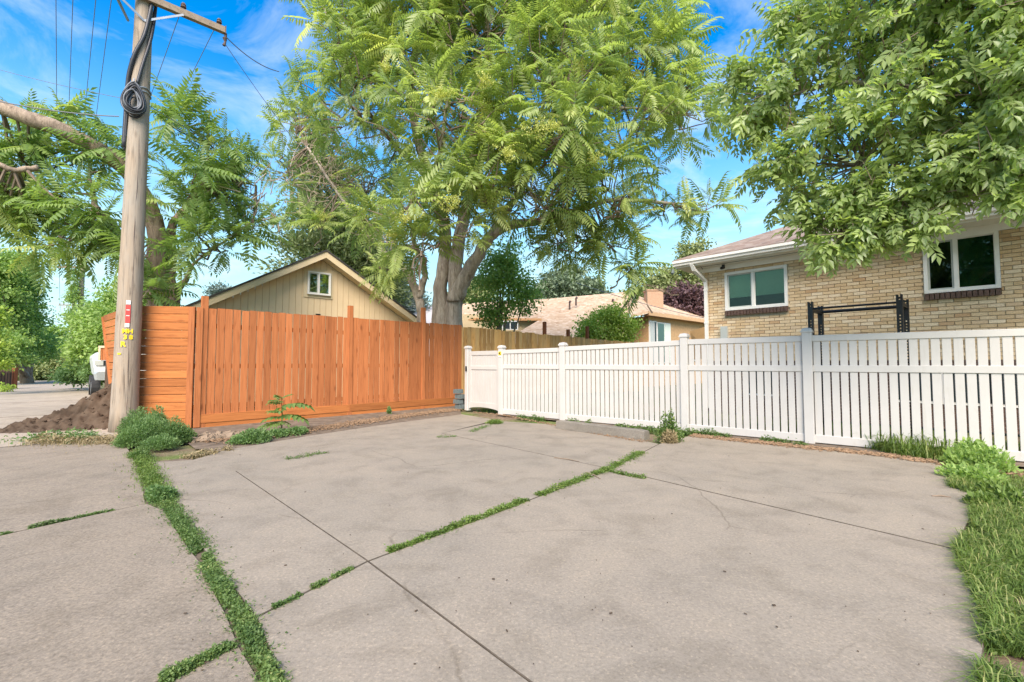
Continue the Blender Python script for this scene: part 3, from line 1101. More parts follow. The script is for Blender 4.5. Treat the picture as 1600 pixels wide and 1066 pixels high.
lm.tube([GA + GD * 0.01 + GN * 0.08 + Vector((0, 0, 1.05)), GA + GD * 0.05 + GN * 0.11 + Vector((0, 0, 1.05)), GA + GD * 0.06 + GN * 0.11 + Vector((0, 0, 0.98))], 0.011, 6)
lm.build('latch', M['black'], gate)

# small yellow sign on the gate post
sg = thing('post_sign', fp(0, PW / 2 + 0.004, 1.33), 'tiny yellow and black sign on the white gate post', 'sign')
mb = MB(); mb.box(fp(0, PW / 2 + 0.006, 1.375), (0.075, 0.006, 0.09), (FD, FN, UP)); mb.build('plate', M['yellow'], sg)
mb = MB(); mb.box(fp(0, PW / 2 + 0.006, 1.312), (0.075, 0.006, 0.035), (FD, FN, UP)); mb.build('caption_strip', M['white'], sg)
mb = MB()
for (dx_, dz_, w, h) in ((-0.012, 0.0, 0.03, 0.03), (0.014, -0.016, 0.03, 0.026), (0.004, 0.022, 0.05, 0.012)):
    mb.box(fp(dx_, PW / 2 + 0.0105, 1.375 + dz_), (w, 0.003, h), (FD, FN, UP))
mb.build('emblem', M['black'], sg)

# ------------------------------------------------------------------ brown fence behind
B0 = O1 + OD * 0.02
B1 = Vector((P(985, 560, 18.6).x, 18.6, 0))
BD = (B1 - B0).normalized(); BN = normal_to_cam(BD, B0); BL = (B1 - B0).length + 0.6
fence_b = thing('cedar_fence', B0, 'weathered brown cedar board fence behind the white gate', 'fence')
zb0, zb1 = P(722, 510, B0.y).z, P(980, 535.5, 18.5).z
bms = [zbox(w, 0.018, 1.95, M['brown'], 'board') for w in (0.132, 0.137, 0.128)]
s = 0.0
while s < BL:
    zt = zb0 + (zb1 - zb0) * s / BL + random.uniform(-0.02, 0.02)
    put('board', random.choice(bms), fence_b, frame(B0 + BD * (s + 0.07) + BN * random.uniform(-0.005, 0.006) + Vector((0, 0, zt - 1.95)), BD, BN))
    s += 0.142
for z in (0.4, 1.1, 1.7):
    put('rail', xbox_mesh(BL, 0.04, 0.09, M['brown'], 'rail'), fence_b, frame(B0 - BN * 0.04 + Vector((0, 0, z)), BD, BN))
for x, y in ((855, 503), (892, 515), (922, 510), (1072, 538)):
    q = B0 + BD * (s_at(x, B0, BD)) - BN * 0.11
    zt = P(x, y, q.y).z
    put('post', zbox(0.10, 0.10, zt, M['redpost'], 'post'), fence_b, frame(q, BD, BN))

# ------------------------------------------------------------------ garage with tan gable
ga = P(450, 560, 13.0); ga.z = 0
GN2 = -A_DIR
gpk = on_line(497, ga, ga + C_DIR)
g_off = gpk
zpk = P(497, 409, gpk.y).z
SL_ = 0.575
garage = thing('garage', gpk, 'tan garage with vertical siding, dark roof and a small gable window', 'garage')
HWID = 3.3


def gpt(s_, n_=0.0, z=0.0): return gpk + C_DIR * s_ + GN2 * n_ + Vector((0, 0, z))


pwid = 0.172
k = -int(HWID / pwid)
while k * pwid < HWID:
    s0, s1 = k * pwid + 0.005, (k + 1) * pwid - 0.005
    z0_, z1_ = zpk + 0.068 - SL_ * abs(s0), zpk + 0.068 - SL_ * abs(s1)
    poly = [gpt(s0, 0, 0), gpt(s1, 0, 0), gpt(s1, 0, z1_)]
    if s0 < 0 < s1: poly.append(gpt(0, 0, zpk + 0.068))
    poly.append(gpt(s0, 0, z0_))
    mb = MB(); mb.prism(poly, GN2 * 0.03); mb.build('siding_board', M['siding'], garage)
    k += 1
mb = MB(); mb.prism([gpt(-HWID, -0.022, 0), gpt(HWID, -0.022, 0), gpt(HWID, -0.022, zpk - SL_ * HWID), gpt(0, -0.022, zpk - 0.01), gpt(-HWID, -0.022, zpk - SL_ * HWID)], GN2 * 6.0)
mb.build('wall', M['siding'], garage)
for sg_ in (-1, 1):
    e = 3.75
    def rp(d, n_, up): return gpt(sg_ * d, n_, zpk - SL_ * d + up)
    mb = MB()
    pl = [rp(0, 0.40, 0.05), rp(e, 0.40, 0.05), rp(e, 0.40, 0.235), rp(0, 0.40, 0.235)]
    mb.prism(pl if sg_ > 0 else pl[::-1], GN2 * 0.035)
    mb.build('rake_board', M['trim'], garage)
    mb = MB()
    pl = [rp(-0.0 if sg_ > 0 else 0.002, 0.43, 0.238), rp(e + 0.05, 0.43, 0.238), rp(e + 0.05, 0.43, 0.29), rp(0 if sg_ > 0 else 0.002, 0.43, 0.29)]
    mb.prism(pl if sg_ > 0 else pl[::-1], GN2 * 6.6)
    mb.build('roof', M['dark_shingle'], garage)
    mb = MB()
    pl = [rp(0.002, 0.36, 0.06), rp(e, 0.36, 0.06), rp(e, 0.36, 0.22), rp(0.002, 0.36, 0.22)]
    mb.prism(pl if sg_ > 0 else pl[::-1], GN2 * 0.33)
    mb.build('soffit', M['trim'], garage)


def on_wall(x, y, A, D, n):
    """point of the upright wall plane through A (normal n) on the sight line of a photo pixel"""
    d = ray(x, y)
    o = Vector((0, 0, CAMH))
    t = (A - o).dot(n) / d.dot(n)
    return o + d * t


def window(parent, A, D, n, s0, s1, z0, z1, fw, split, panes, frame_mat, depth=0.05, trim=None, blind=None, name='window', room=False, backing_panel=None):
    """sliding window on a wall: frame, mullion, panes"""
    def q(s_, n_, z): return A + D * s_ + n * n_ + Vector((0, 0, z - A.z))
    ax = (D, n, UP)
    mb = MB()
    W_, H_ = s1 - s0, z1 - z0
    mb.box(q((s0 + s1) / 2, 0.012, z1 - fw / 2), (W_, depth, fw), ax)
    mb.box(q((s0 + s1) / 2, 0.012, z0 + fw / 2), (W_, depth, fw), ax)
    mb.box(q(s0 + fw / 2, 0.012, (z0 + z1) / 2), (fw, depth - 0.004, H_ - 2 * fw), ax)
    mb.box(q(s1 - fw / 2, 0.012, (z0 + z1) / 2), (fw, depth - 0.004, H_ - 2 * fw), ax)
    w = mb.build(name, frame_mat, parent)
    sm = s0 + W_ * split
    mb = MB(); mb.box(q(sm, 0.010, (z0 + z1) / 2), (fw * 0.95, depth - 0.012, H_ - 2 * fw - 0.002), ax); mb.build('mullion', frame_mat, w)
    for i, (a, b) in enumerate(((s0 + fw, sm - fw * 0.48), (sm + fw * 0.48, s1 - fw))):
        sf = 0.028 if i == 0 else 0.012
        mb = MB()
        zc, hh = (z0 + z1) / 2, H_ - 2 * fw
        mb.box(q((a + b) / 2, -0.004, z1 - fw - sf / 2), (b - a, 0.02, sf), ax); mb.box(q((a + b) / 2, -0.004, z0 + fw + sf / 2), (b - a, 0.02, sf), ax)
        mb.box(q(a + sf / 2, -0.004, zc), (sf, 0.018, hh - 2 * sf), ax); mb.box(q(b - sf / 2, -0.004, zc), (sf, 0.018, hh - 2 * sf), ax)
        mb.build('sash', M['grey_box'] if i == 0 else frame_mat, w)
        mb = MB(); mb.box(q((a + b) / 2, -0.006, zc), (b - a - 2 * sf, 0.006, hh - 2 * sf), ax)
        mb.build('pane', panes[i], w)
        if blind:
            zb_ = z0 + fw + (H_ - 2 * fw) * blind[i]
            mb = MB(); mb.box(q((a + b) / 2, -0.04, (zb_ + z1 - fw) / 2), (b - a, 0.006, z1 - fw - zb_), ax)
            mb.box(q((a + b) / 2, -0.038, zb_ + 0.012), (b - a, 0.016, 0.022), ax)
            mb.build('blind', M['blind'], w)
    mb = MB()
    mb.box(q((s0 + s1) / 2, -0.22 if room else -0.03, (z0 + z1) / 2), (W_ - (0.01 if room else fw), 0.012, H_ - (0.01 if room else fw)), ax)
    mb.build('dark_room', M['inside'], w)
    if backing_panel:
        mb = MB(); mb.box(q((s0 + s1) / 2, -0.06, (z0 + z1) / 2), (W_ - fw, 0.008, H_ - fw), ax); mb.build('shade', backing_panel, w)  # panel added behind the panes, only there to tint the glass
    return w


# garage window
wtl = on_wall(475, 419, gpt(0), C_DIR, GN2); wbr = on_wall(519.5, 466, gpt(0), C_DIR, GN2)
ws0, ws1 = (wtl - gpk).dot(C_DIR), (wbr - gpk).dot(C_DIR)
wz1 = on_wall(475, 418.5, gpt(0), C_DIR, GN2).z; wz0 = on_wall(475, 464, gpt(0), C_DIR, GN2).z
mb = MB(); mb.box(gpt((ws0 + ws1) / 2, 0.012, (wz0 + wz1) / 2), (ws1 - ws0, 0.022, wz1 - wz0), (C_DIR, GN2, UP)); mb.build('window_trim', M['trim'], garage)
window(garage, gpt(0, 0.055, 0), C_DIR, GN2, ws0 + 0.085, ws1 - 0.085, wz0 + 0.085, wz1 - 0.08, 0.045, 0.48, [M['mirror_glass'], M['mirror_glass']], M['white'], 0.045)
mb = MB(); mb.box(on_wall(497, 492, gpt(0, 0.05), C_DIR, GN2), (0.12, 0.07, 0.05), (C_DIR, GN2, UP)); mb.build('lamp', M['black'], garage)

# ------------------------------------------------------------------ brick house
HD = -A_DIR; HN = -C_DIR
ha = P(1183, 560, 10.5); ha.z = 0


def hs(x): return s_at(x, ha, HD)


HC = on_line(1105.5, ha, ha + HD)          # left corner of the wall
house = thing('brick_house', HC, 'tan brick house with white gutter and two sliding windows behind the white fence', 'house')


def hp(s_, n_=0.0, z=0.0): return HC + HD * s_ + HN * n_ + Vector((0, 0, z))


HLEN, HTOP = 8.6, on_wall(1111, 418, HC, HD, HN).z


def hw(x, y):
    q = on_wall(x, y, HC, HD, HN)
    return (q - HC).dot(HD), q.z


wl_s0, wl_z1 = hw(1133, 427); wl_s1, _ = hw(1231, 440); _, wl_z0 = hw(1135, 486)
wr_s0, _ = hw(1443.5, 430); wr_s1, wr_z1 = hw(1560, 359); _, wr_z0 = hw(1564, 450)
holes = [(wl_s0, wl_s1, wl_z0 - 0.115, wl_z1), (wr_s0, wr_s1, wr_z0 - 0.115, wr_z1)]
mb = MB()
# backing wall with recessed mortar, plus the left return wall
def wall_piece(a, b, z0, z1):
    mb.box(hp((a + b) / 2, -0.13, (z0 + z1) / 2), (b - a, 0.236, z1 - z0), (HD, HN, UP))


wall_piece(0, wl_s0, 0, HTOP); wall_piece(wl_s1, wr_s0, 0, HTOP); wall_piece(wr_s1, HLEN, 0, HTOP)
for (u0, u1, v0, v1) in holes:
    wall_piece(u0, u1, 0, v0 + 0.115); wall_piece(u0, u1, v1, HTOP)
mb.build('mortar_wall', M['mortar'], house)
BLn, BHt, MJ = 0.195, 0.057, 0.0105
bricks = []
row = 0
z = 0.0
while z + BHt < HTOP:
    s = -((row % 2) * 0.5) * (BLn + MJ)
    while s < HLEN:
        a, b = max(s, 0.0), min(s + BLn, HLEN)
        for (u0, u1, v0, v1) in holes:
            if z + BHt > v0 and z < v1:
                if a < u0 < b: b = u0 - 0.004
                elif a < u1 < b: a = u1 + 0.004
                elif a >= u0 and b <= u1: b = a
        if b - a > 0.025:
            bricks.append((a, b, z))
        s += BLn + MJ
    z += BHt + MJ
    row += 1
vis = []
for i, (a, b, z) in enumerate(bricks):
    if z < 1.55 or b - a < 0.18: continue
    px, py = proj(hp((a + b) / 2, 0, z))
    if px < 1600 and py > 300 and not (px < 1500 and py < 395): vis.append((hp(a).y, i))
vis.sort()
chosen = {i for _, i in vis[:300]}
brick_me = MB()
brick_me.box((0, 0, 0), (BLn, 0.10, BHt))
bms = brick_me.mesh('brick', M['brick'])
rest, dark = MB(), MB()
for i, (a, b, z) in enumerate(bricks):
    c = hp((a + b) / 2, -0.05 + 0.012 + random.uniform(-0.002, 0.003), z + BHt / 2)
    if i in chosen:
        put('brick', bms, house, frame(c, HD, HN))
    else:
        (dark if z < 1.16 else rest).box(c, (b - a, 0.10, BHt), (HD, HN, UP))
tag(rest.build('brickwork', M['brick'], house), kind='stuff')
tag(dark.build('base_brickwork', M['sillbrick'], house), 'dark brown brick base course', kind='stuff')
mb = MB()
row = 0
z = 0.0
while z + BHt < HTOP:                      # return wall, receding from the corner
    s = (row % 2) * 0.5 * (BLn + MJ) + 0.02
    while s < 4.0:
        mb.box(hp(0.038, -s - BLn / 2 - 0.05, z + BHt / 2) + Vector((0, 0, 0)), (0.10, BLn, BHt), (HD, HN, UP))
        s += BLn + MJ
    z += BHt + MJ; row += 1
tag(mb.build('side_brickwork', M['brick'], house), kind='stuff')

for (s0, s1, z0, z1, bl, pn, spl) in ((wl_s0, wl_s1, wl_z0, wl_z1, (0.30, 0.30), (M['glass'], M['glass']), 0.47), (wr_s0, wr_s1, wr_z0, wr_z1, None, (M['glass_screen'], M['glass_dark']), 0.44)):
    w = window(house, hp(0, 0.0, 0), HD, HN, s0, s1, z0, z1, 0.06 if bl else 0.055, spl, pn, M['white'], 0.07, blind=bl, room=True, backing_panel=None if bl else M['green_shade'])
    n = int(round((s1 - s0) / 0.0685))
    pt = (s1 - s0) / n
    mb = MB(); mb.box((0, 0, 0), (pt - 0.010, 0.13, 0.098), taper=0.93)
    sb = mb.mesh('sill_brick', M['sillbrick'])
    for i in range(n):
        mt = frame(hp(s0 + pt * (i + 0.5), 0.022, z0 - 0.058), HD, HN) @ Matrix.Rotation(math.radians(-12), 4, 'X')
        put('sill_brick', sb, w, mt)

# eaves, gutter, downpipe, roof
OV = 0.5
ES0 = -OV
zs = HTOP
mb = MB(); mb.box(hp((ES0 + HLEN) / 2, OV / 2 - 0.005, zs + 0.012), (HLEN - ES0, OV - 0.03, 0.024), (HD, HN, UP)); mb.box(hp(ES0 / 2 + 0.1, -2.0, zs + 0.0115), (0.75, 4.0, 0.022), (HD, HN, UP)); mb.build('soffit', M['white'], house)
mb = MB(); mb.box(hp((ES0 + HLEN) / 2, 0.045, zs - 0.06), (HLEN - 0.0, 0.022, 0.12), (HD, HN, UP)); mb.build('frieze_board', M['white'], house)
mb = MB(); mb.box(hp((ES0 + HLEN) / 2, OV - 0.01, zs + 0.085), (HLEN - ES0, 0.022, 0.17), (HD, HN, UP)); mb.box(hp(ES0 + 0.01, -2.0 + OV - 0.03, zs + 0.085), (0.022, 4.0, 0.168), (HD, HN, UP)); mb.build('fascia', M['white'], house)
gp = []
for (n_, z) in ((0.0, 0.03), (0.075, 0.035), (0.085, 0.07), (0.115, 0.10), (0.118, 0.155), (0.105, 0.158), (0.10, 0.11), (0.0, 0.10)):
    gp.append(hp(ES0 - 0.02, OV + 0.004 + n_, zs + z))
mb = MB(); mb.prism(gp, HD * -(HLEN - ES0 + 0.02)); mb.build('gutter', M['white'], house)
pc = hp(ES0 - 0.0, OV, zs + 0.175)
ridge_in = 3.2
tp = 0.43
r0 = hp(ES0 - 0.06, OV + 0.07, zs + 0.185); r1 = hp(HLEN, OV + 0.07, zs + 0.185)
i0 = hp(ES0 - 0.06 + ridge_in, OV + 0.07 - ridge_in, zs + 0.185 + tp * ridge_in); i1 = hp(HLEN, OV + 0.07 - ridge_in, zs + 0.185 + tp * ridge_in)
b0 = hp(ES0 - 0.06, OV + 0.07 - 2 * ridge_in, zs + 0.185)
b1 = hp(HLEN, OV + 0.07 - 2 * ridge_in, zs + 0.185)
mb = MB()
dn = Vector((0, 0, 0.035))
mb.add([r0, r1, i1, i0, b0, b1, r0 - dn, r1 - dn, i1 - dn, i0 - dn, b0 - dn, b1 - dn],
       [(0, 1, 2, 3), (0, 3, 4), (3, 2, 5, 4), (6, 9, 8, 7), (6, 10, 9), (9, 10, 11, 8), (0, 6, 7, 1), (0, 4, 10, 6), (1, 7, 8, 2), (2, 8, 11, 5), (4, 5, 11, 10)])
mb.build('roof', M['grey_shingle'], house)
dsx = 0.06
path = [hp(dsx - 0.12, OV + 0.05, zs + 0.03), hp(dsx - 0.10, OV - 0.02, zs - 0.10), hp(dsx, 0.11, zs - 0.34), hp(dsx, 0.085, zs - 0.48), hp(dsx, 0.085, 0.1)]
mb = MB()
for i in range(len(path) - 1):
    a, b = path[i], path[i + 1]
    t = (b - a).normalized(); x = HD; y = t.cross(x).normalized()
    mb.box((a + b) / 2, (0.082 - 0.002 * i, 0.06, (b - a).length + 0.03), (x, y, t))
for zc in (zs - 0.55, zs - 1.35):
    mb.box(hp(dsx, 0.085, zc), (0.092, 0.07, 0.05), (HD, HN, UP))
mb.build('downpipe', M['white'], house)
mb = MB(); q = on_wall(1132, 520, hp(0, 0.05), HD, HN); mb.box(q, (0.15, 0.09, 0.30), (HD, HN, UP)); mb.build('meter_box', M['grey_box'], house)
q = hp(hs(1141) - hs(1105.5), OV * 0.42, zs - 0.02)
mb = MB(); mb.box(q + Vector((0, 0, -0.03)), (0.05, 0.05, 0.06), (HD, HN, UP)); mb.tube([q + Vector((0, 0, -0.07)) - HN * 0.02, q + Vector((0, 0, -0.10)) + HN * 0.11], 0.035, 8)
mb.build('floodlight', M['black'], house)
q = hp(ES0 - 0.03, OV + 0.08, zs - 0.02)
mb = MB(); mb.tube([q, q + Vector((0, 0, -0.08)), q + Vector((-0.03, -0.03, -0.12))], [0.02, 0.045, 0.03], 8); mb.build('security_camera', M['block'], house)
q = hp(-0.04, 0.28, zs - 0.08)
mb = MB(); mb.tube([q + HD * 0.11 * math.cos(a) + Vector((0, 0, 0.10 * math.sin(a))) for a in np.linspace(0, 5.6, 16)], 0.008, 5)
mb.tube(bez([hp(-0.1, 0.30, zs - 0.015), hp(0.5, 0.26, zs - 0.01), hp(1.0, 0.30, zs - 0.015), hp(1.8, 0.25, zs - 0.012), hp(2.6, 0.34, zs - 0.012)], 4), 0.006, 4); mb.build('cable', M['wire'], house)
# basement window wells seen between the pickets
for x in (1085, 1180, 1420, 1500, 1560):
    s_ = hs(x) - hs(1105.5)
    if s_ < 0.3: continue
    mb = MB(); mb.box(hp(s_ + 0.15, 0.02, 0.74), (0.72, 0.03, 0.62), (HD, HN, UP)); w = mb.build('basement_window', M['white'], house)
    mb = MB(); mb.box(hp(s_ + 0.15, 0.04, 0.74), (0.62, 0.014, 0.52), (HD, HN, UP)); mb.build('pane', M['cardark'], w)

# ------------------------------------------------------------------ power rack in the yard
ra = Vector((P(1269, 560, 8.0).x, 8.0, 0))
rk = thing('power_rack', ra, 'black steel pull-up rack with punched uprights in front of the brick wall', 'rack')
rw, rd, rh = 1.19, 0.62, P(1269, 472, 8.0).z
corners = [(0, 0, rh), (rw, 0, rh), (0, -rd, rh - 0.02), (rw, -rd, rh - 0.02)]
for (a, b, h) in corners:
    c = ra + HD * a + HN * b
    ax = (HD, HN, UP)
    mb = MB()
    S = 0.076
    for sd in (-1, 1):
        mb.box(c + HD * sd * (S / 2 - 0.003) + Vector((0, 0, h / 2)), (0.006, S, h), ax)
        for k in (-1, 1):
            mb.box(c + HD * k * 0.024 + HN * sd * (S / 2 - 0.003) + Vector((0, 0, h / 2)), (0.022, 0.005, h - 0.001), ax)
        zz_ = 0.0
        while zz_ < h - 0.03:
            solid = h - 0.36 < zz_ < h - 0.12
            mb.box(c + HN * sd * (S / 2 - 0.003) + Vector((0, 0, zz_ + (0.026 if solid else 0.013))), (0.028, 0.0046, 0.052 if solid else 0.024), ax)
            zz_ += 0.05
    mb.build('upright', M['black'], rk)
z = rh - 0.12
mb = MB(); mb.tube([ra + HD * 0.04 + Vector((0, 0, z)), ra + HD * (rw - 0.04) + Vector((0, 0, z))], 0.017, 10); mb.build('pull_up_bar', M['black'], rk)
mb = MB(); mb.tube([ra + HD * 0.04 - HN * rd * -1 * -1 + Vector((0, 0, z - 0.01)), ra + HD * (rw - 0.04) - HN * rd + Vector((0, 0, z - 0.01))], 0.028, 10); mb.build('rear_bar', M['black'], rk)
for a in (0, rw):
    mb = MB(); mb.box(ra + HD * a - HN * rd / 2 + Vector((0, 0, z - 0.02)), (0.06, rd - 0.078, 0.06), (HD, HN, UP)); mb.build('side_beam', M['black'], rk)
    mb = MB(); mb.box(ra + HD * a - HN * rd / 2 + Vector((0, 0, 0.03)), (0.07, rd + 0.3, 0.06), (HD, HN, UP)); mb.build('foot_beam', M['black'], rk)

# ------------------------------------------------------------------ tan house behind the brown fence
th_o = P(1015, 560, 23.0); th_o.z = 0
tan = thing('tan_house', th_o, 'low tan brick house with a broad pinkish shingle hip roof', 'house')
ze = P(1015, 491, 23.0).z


def tp_(c_, a_, z=0.0): return th_o + C_DIR * c_ + A_DIR * a_ + Vector((0, 0, z))


mb = MB(); mb.box(tp_(4.6, 2.9, ze / 2 - 0.03), (8.0, 5.0, ze), (C_DIR, A_DIR, UP)); mb.build('wall', plain('far_tan_brick', (0.50, 0.31, 0.155), 0.85, var=0.22, scale=10), tan)
lw = P(770, 560, 26.5); lw.z = 0
lz = P(800, 491, 26.0).z
mb = MB(); mb.prism([P(700, 600, 27.5), P(840, 600, 25.3), P(840, 496, 25.3), P(700, 490, 27.5)], Vector((-2, -4, 0))); mb.build('wall', plain('far_cream_wall', (0.52, 0.40, 0.24), 0.85, var=0.1, scale=4), tan)


def sheet(name, pts, th, mat, parent):
    n = len(pts)
    mb = MB()
    mb.add([*pts, *[p - Vector((0, 0, th)) for p in pts]], [tuple(range(n)), tuple(range(2 * n - 1, n - 1, -1))] + [((i + 1) % n, i, i + n, (i + 1) % n + n) for i in range(n)])
    return mb.build(name, mat, parent)


zr = P(975, 456, 26.5).z
apex = P(982, 456, 26.5)
apl = P(846, 468, 29.0)
cn = tp_(0, 0, ze + 0.16)
sheet('roof', [cn, tp_(9.0, 0, ze + 0.16), tp_(6.0, 3.4, zr - 0.1), apex], 0.12, M['tan_roof'], tan)          # right slope
sheet('roof', [P(985, 493, 22.9), cn + Vector((-0.02, 0, 0)), apex], 0.12, M['tan_roof'], tan)
sheet('roof', [P(782, 536, 22.5), P(985, 546, 20.4), P(984, 493.5, 22.8), apex + Vector((-0.03, 0, 0)), apl, P(846, 498, 25.0)], 0.14, M['tan_roof'], tan)
sheet('roof', [P(690, 496, 28.0), P(846, 497.5, 24.8), apl + Vector((-0.03, 0, 0)), P(760, 472, 31.0), P(690, 478, 32.0)], 0.16, M['tan_roof'], tan)
sheet('fascia', [P(690, 499, 27.9), P(846, 500, 24.7), P(846, 497.6, 24.75), P(690, 496.2, 27.95)], 0.05, plain('rust_fascia', (0.42, 0.22, 0.09), 0.6), tan)
mb = MB(); mb.box(tp_(4.5, -0.0, ze + 0.03), (9.0, 0.03, 0.17), (C_DIR, A_DIR, UP)); mb.build('fascia', plain('tan_fascia', (0.55, 0.34, 0.18), 0.6), tan)
mb = MB(); mb.box(tp_(4.5, 0.24, ze - 0.04), (9.0, 0.46, 0.03), (C_DIR, A_DIR, UP)); mb.build('soffit', plain('brown_soffit', (0.30, 0.16, 0.08), 0.8), tan)
# corner window, small window, left window
q = tp_(0.62, 0.375, 0)
for (c0, c1, z0, z1, mt) in ((0.66, 1.05, 1.2, ze - 0.30, M['grey_box']), (1.1, 1.28, 1.2, ze - 0.28, M['cardark']), (1.42, 2.1, 1.2, ze - 0.32, M['glass']), (2.16, 2.75, 1.2, ze - 0.32, M['blind'])):
    mb = MB(); mb.box(tp_((c0 + c1) / 2, 0.37, (z0 + z1) / 2), (c1 - c0 + 0.08, 0.05, z1 - z0 + 0.08), (C_DIR, A_DIR, UP)); w = mb.build('window', M['white'], tan)
    mb = MB(); mb.box(tp_((c0 + c1) / 2, 0.34, (z0 + z1) / 2), (c1 - c0 - 0.04, 0.03, z1 - z0 - 0.04), (C_DIR, A_DIR, UP)); mb.build('pane', mt, w)
mb = MB(); mb.box(tp_(5.45, 0.37, 1.75), (1.1, 0.05, 0.9), (C_DIR, A_DIR, UP)); w = mb.build('window', M['white'], tan)
mb = MB(); mb.box(tp_(5.45, 0.34, 1.75), (0.95, 0.03, 0.75), (C_DIR, A_DIR, UP)); mb.build('pane', M['cardark'], w)
for (x0, x1, y0, y1, Y) in ((786, 797, 503, 514, 25.0), (798, 808, 503, 514, 24.8)):
    a, b = P(x0, y1, Y), P(x1, y0, Y)
    mb = MB(); mb.box((a + b) / 2, (b.x - a.x + 0.1, 0.06, b.z - a.z + 0.1)); w = mb.build('window', M['white'], tan)
    mb = MB(); mb.box((a + b) / 2 + Vector((0, -0.03, 0)), (b.x - a.x, 0.03, b.z - a.z)); mb.build('pane', M['cardark'], w)
a, b = P(1009, 478, 26.0), P(1033, 453, 26.0)
mb = MB(); mb.box((a + b) / 2 + Vector((0, 0, -0.35)), (b.x - a.x, 0.7, b.z - a.z + 0.5)); mb.box(Vector(((a.x + b.x) / 2, a.y, b.z - 0.07)), (b.x - a.x + 0.08, 0.78, 0.07)); mb.build('chimney', plain('chimney_brick', (0.40, 0.25, 0.165), 0.9, var=0.2, scale=14), tan)
for x, y in ((890, 472), (957, 469), (900, 466)):
    q = P(x, y + 6, 25.5)
    mb = MB(); mb.tube([q - Vector((0, 0, .2)), q + Vector((0, 0, 0.18)), q + Vector((0.05, -.05, 0.24))], [0.05, 0.05, 0.08], 8); mb.build('roof_vent', M['rust'], tan)
# lean-to roof edge beside the brick house
sheet('porch', [P(1078, 518, 21.0), P(1110, 508, 20.0), P(1112, 560, 20.0), P(1084, 560, 21.0)], 0.05, plain('porch_wall', (0.50, 0.30, 0.13), 0.8), tan)

# pale roof far behind the garage
pl = thing('pale_house', P(660, 600, 32), 'pale grey roofed house with a white chimney behind the garage', 'house')
sheet('roof', [P(612, 500, 28), P(745, 512, 28), P(735, 478, 34), P(628, 478, 34)], 0.2, M['grey_roof'], pl)
mb = MB(); mb.prism([P(612, 600, 28.5), P(745, 600, 28.5), P(745, 511, 28.5), P(612, 499, 28.5)], Vector((0, -4, 0))); mb.build('wall', M['white'], pl)
a, b = P(636, 482, 31), P(650, 467, 31)
mb = MB(); mb.box((a + b) / 2, (b.x - a.x, 0.6, b.z - a.z + .4)); mb.build('chimney', M['white'], pl)

# ------------------------------------------------------------------ utility pole
pb0 = G(193, 673); PY = pb0.y
pt0 = P(226, 0, PY)
pdir = (pt0 - pb0) / (pt0.z - pb0.z)
PTOP = 9.6


def pole_at(z): return pb0 + pdir * z


pole = thing('utility_pole', pb0, 'tall leaning wooden utility pole with crossarm, standing before the slatted fence', 'pole')
NSEG = 26
path = [pole_at(z) for z in np.linspace(-0.05, PTOP, NSEG)]
rad = [0.195 - 0.085 * (i / (NSEG - 1)) + (0.012 if i == 0 else 0) + random.uniform(-.003, .003) for i in range(NSEG)]


def pole_r(z): return 0.195 - 0.085 * z / PTOP


mb = MB(); mb.tube(path, rad, 20)
shaft = mb.build('shaft', M['pole'], pole, smooth=True)
# long drying crack down the front of the shaft
cr = MB()
fwd = (Vector((0, 0, 0)) - Vector((pb0.x, pb0.y, 0))).normalized(); rgt = Vector((-fwd.y, fwd.x, 0))


def on_pole(z, a, lift=0.002):
    d = (fwd * math.cos(a) + rgt * math.sin(a))
    return pole_at(z) + d * (pole_r(z) + lift)


pts = [on_pole(z, 0.04 * math.sin(z * 3.1) + 0.015 * math.sin(z * 11) + 0.12, -0.002) for z in np.linspace(0.15, 5.2, 60)]
cr.tube(pts, [0.006 * (0.6 + 0.4 * math.sin(i * 0.7)) for i in range(60)], 5)
cr.build('crack', M['rust'], shaft)
# crossarm
arm_z = pole_at(0).z + P(252, 2, PY).z - 0.02
ac = pole_at(arm_z) + A_DIR * -0.16
mb = MB(); mb.box(ac + C_DIR * 0.0, (2.44, 0.09, 0.115), (C_DIR, A_DIR, UP)); arm = mb.build('crossarm', M['arm'], pole)
for sg_ in (-1, 1):
    mb = MB()
    a, b = ac + C_DIR * sg_ * 0.55 + Vector((0, 0, -0.06)) - A_DIR * 0.05, pole_at(arm_z - 0.42) - A_DIR * 0.14
    t = (b - a).normalized()
    mb.box((a + b) / 2, (0.035, 0.008, (b - a).length), (t.cross(A_DIR).normalized(), A_DIR, t)); mb.build('brace', M['steel'], pole)
arm_pts = []
for t in (-1.14, -0.92, -0.62, -0.42, 0.55, 1.12):
    q = ac + C_DIR * t + Vector((0, 0, 0.06))
    mb = MB(); mb.tube([q, q + UP * 0.04, q + UP * 0.05, q + UP * 0.08, q + UP * 0.09, q + UP * 0.13], [0.015, 0.015, 0.05, 0.035, 0.045, 0.025], 10); mb.build('insulator', M['rust'], pole)
    arm_pts.append(q + UP * 0.12)
q = ac + C_DIR * 1.19
mb = MB()
mb.box(q + C_DIR * 0.035, (0.012, 0.11, 0.16), (C_DIR, A_DIR, UP))
mb.tube([q + C_DIR * 0.04 + Vector((0, 0, -0.05)), q + C_DIR * 0.045 + Vector((0, 0, -0.12)), q + C_DIR * 0.03 + Vector((0, 0, -0.15)), q + C_DIR * 0.04 + Vector((0, 0, -0.22)), q + C_DIR * 0.02 + Vector((0, 0, -0.30))], [0.03, 0.02, 0.04, 0.018, 0.03], 8)
mb.build('dead_end_clamp', M['rust'], pole)


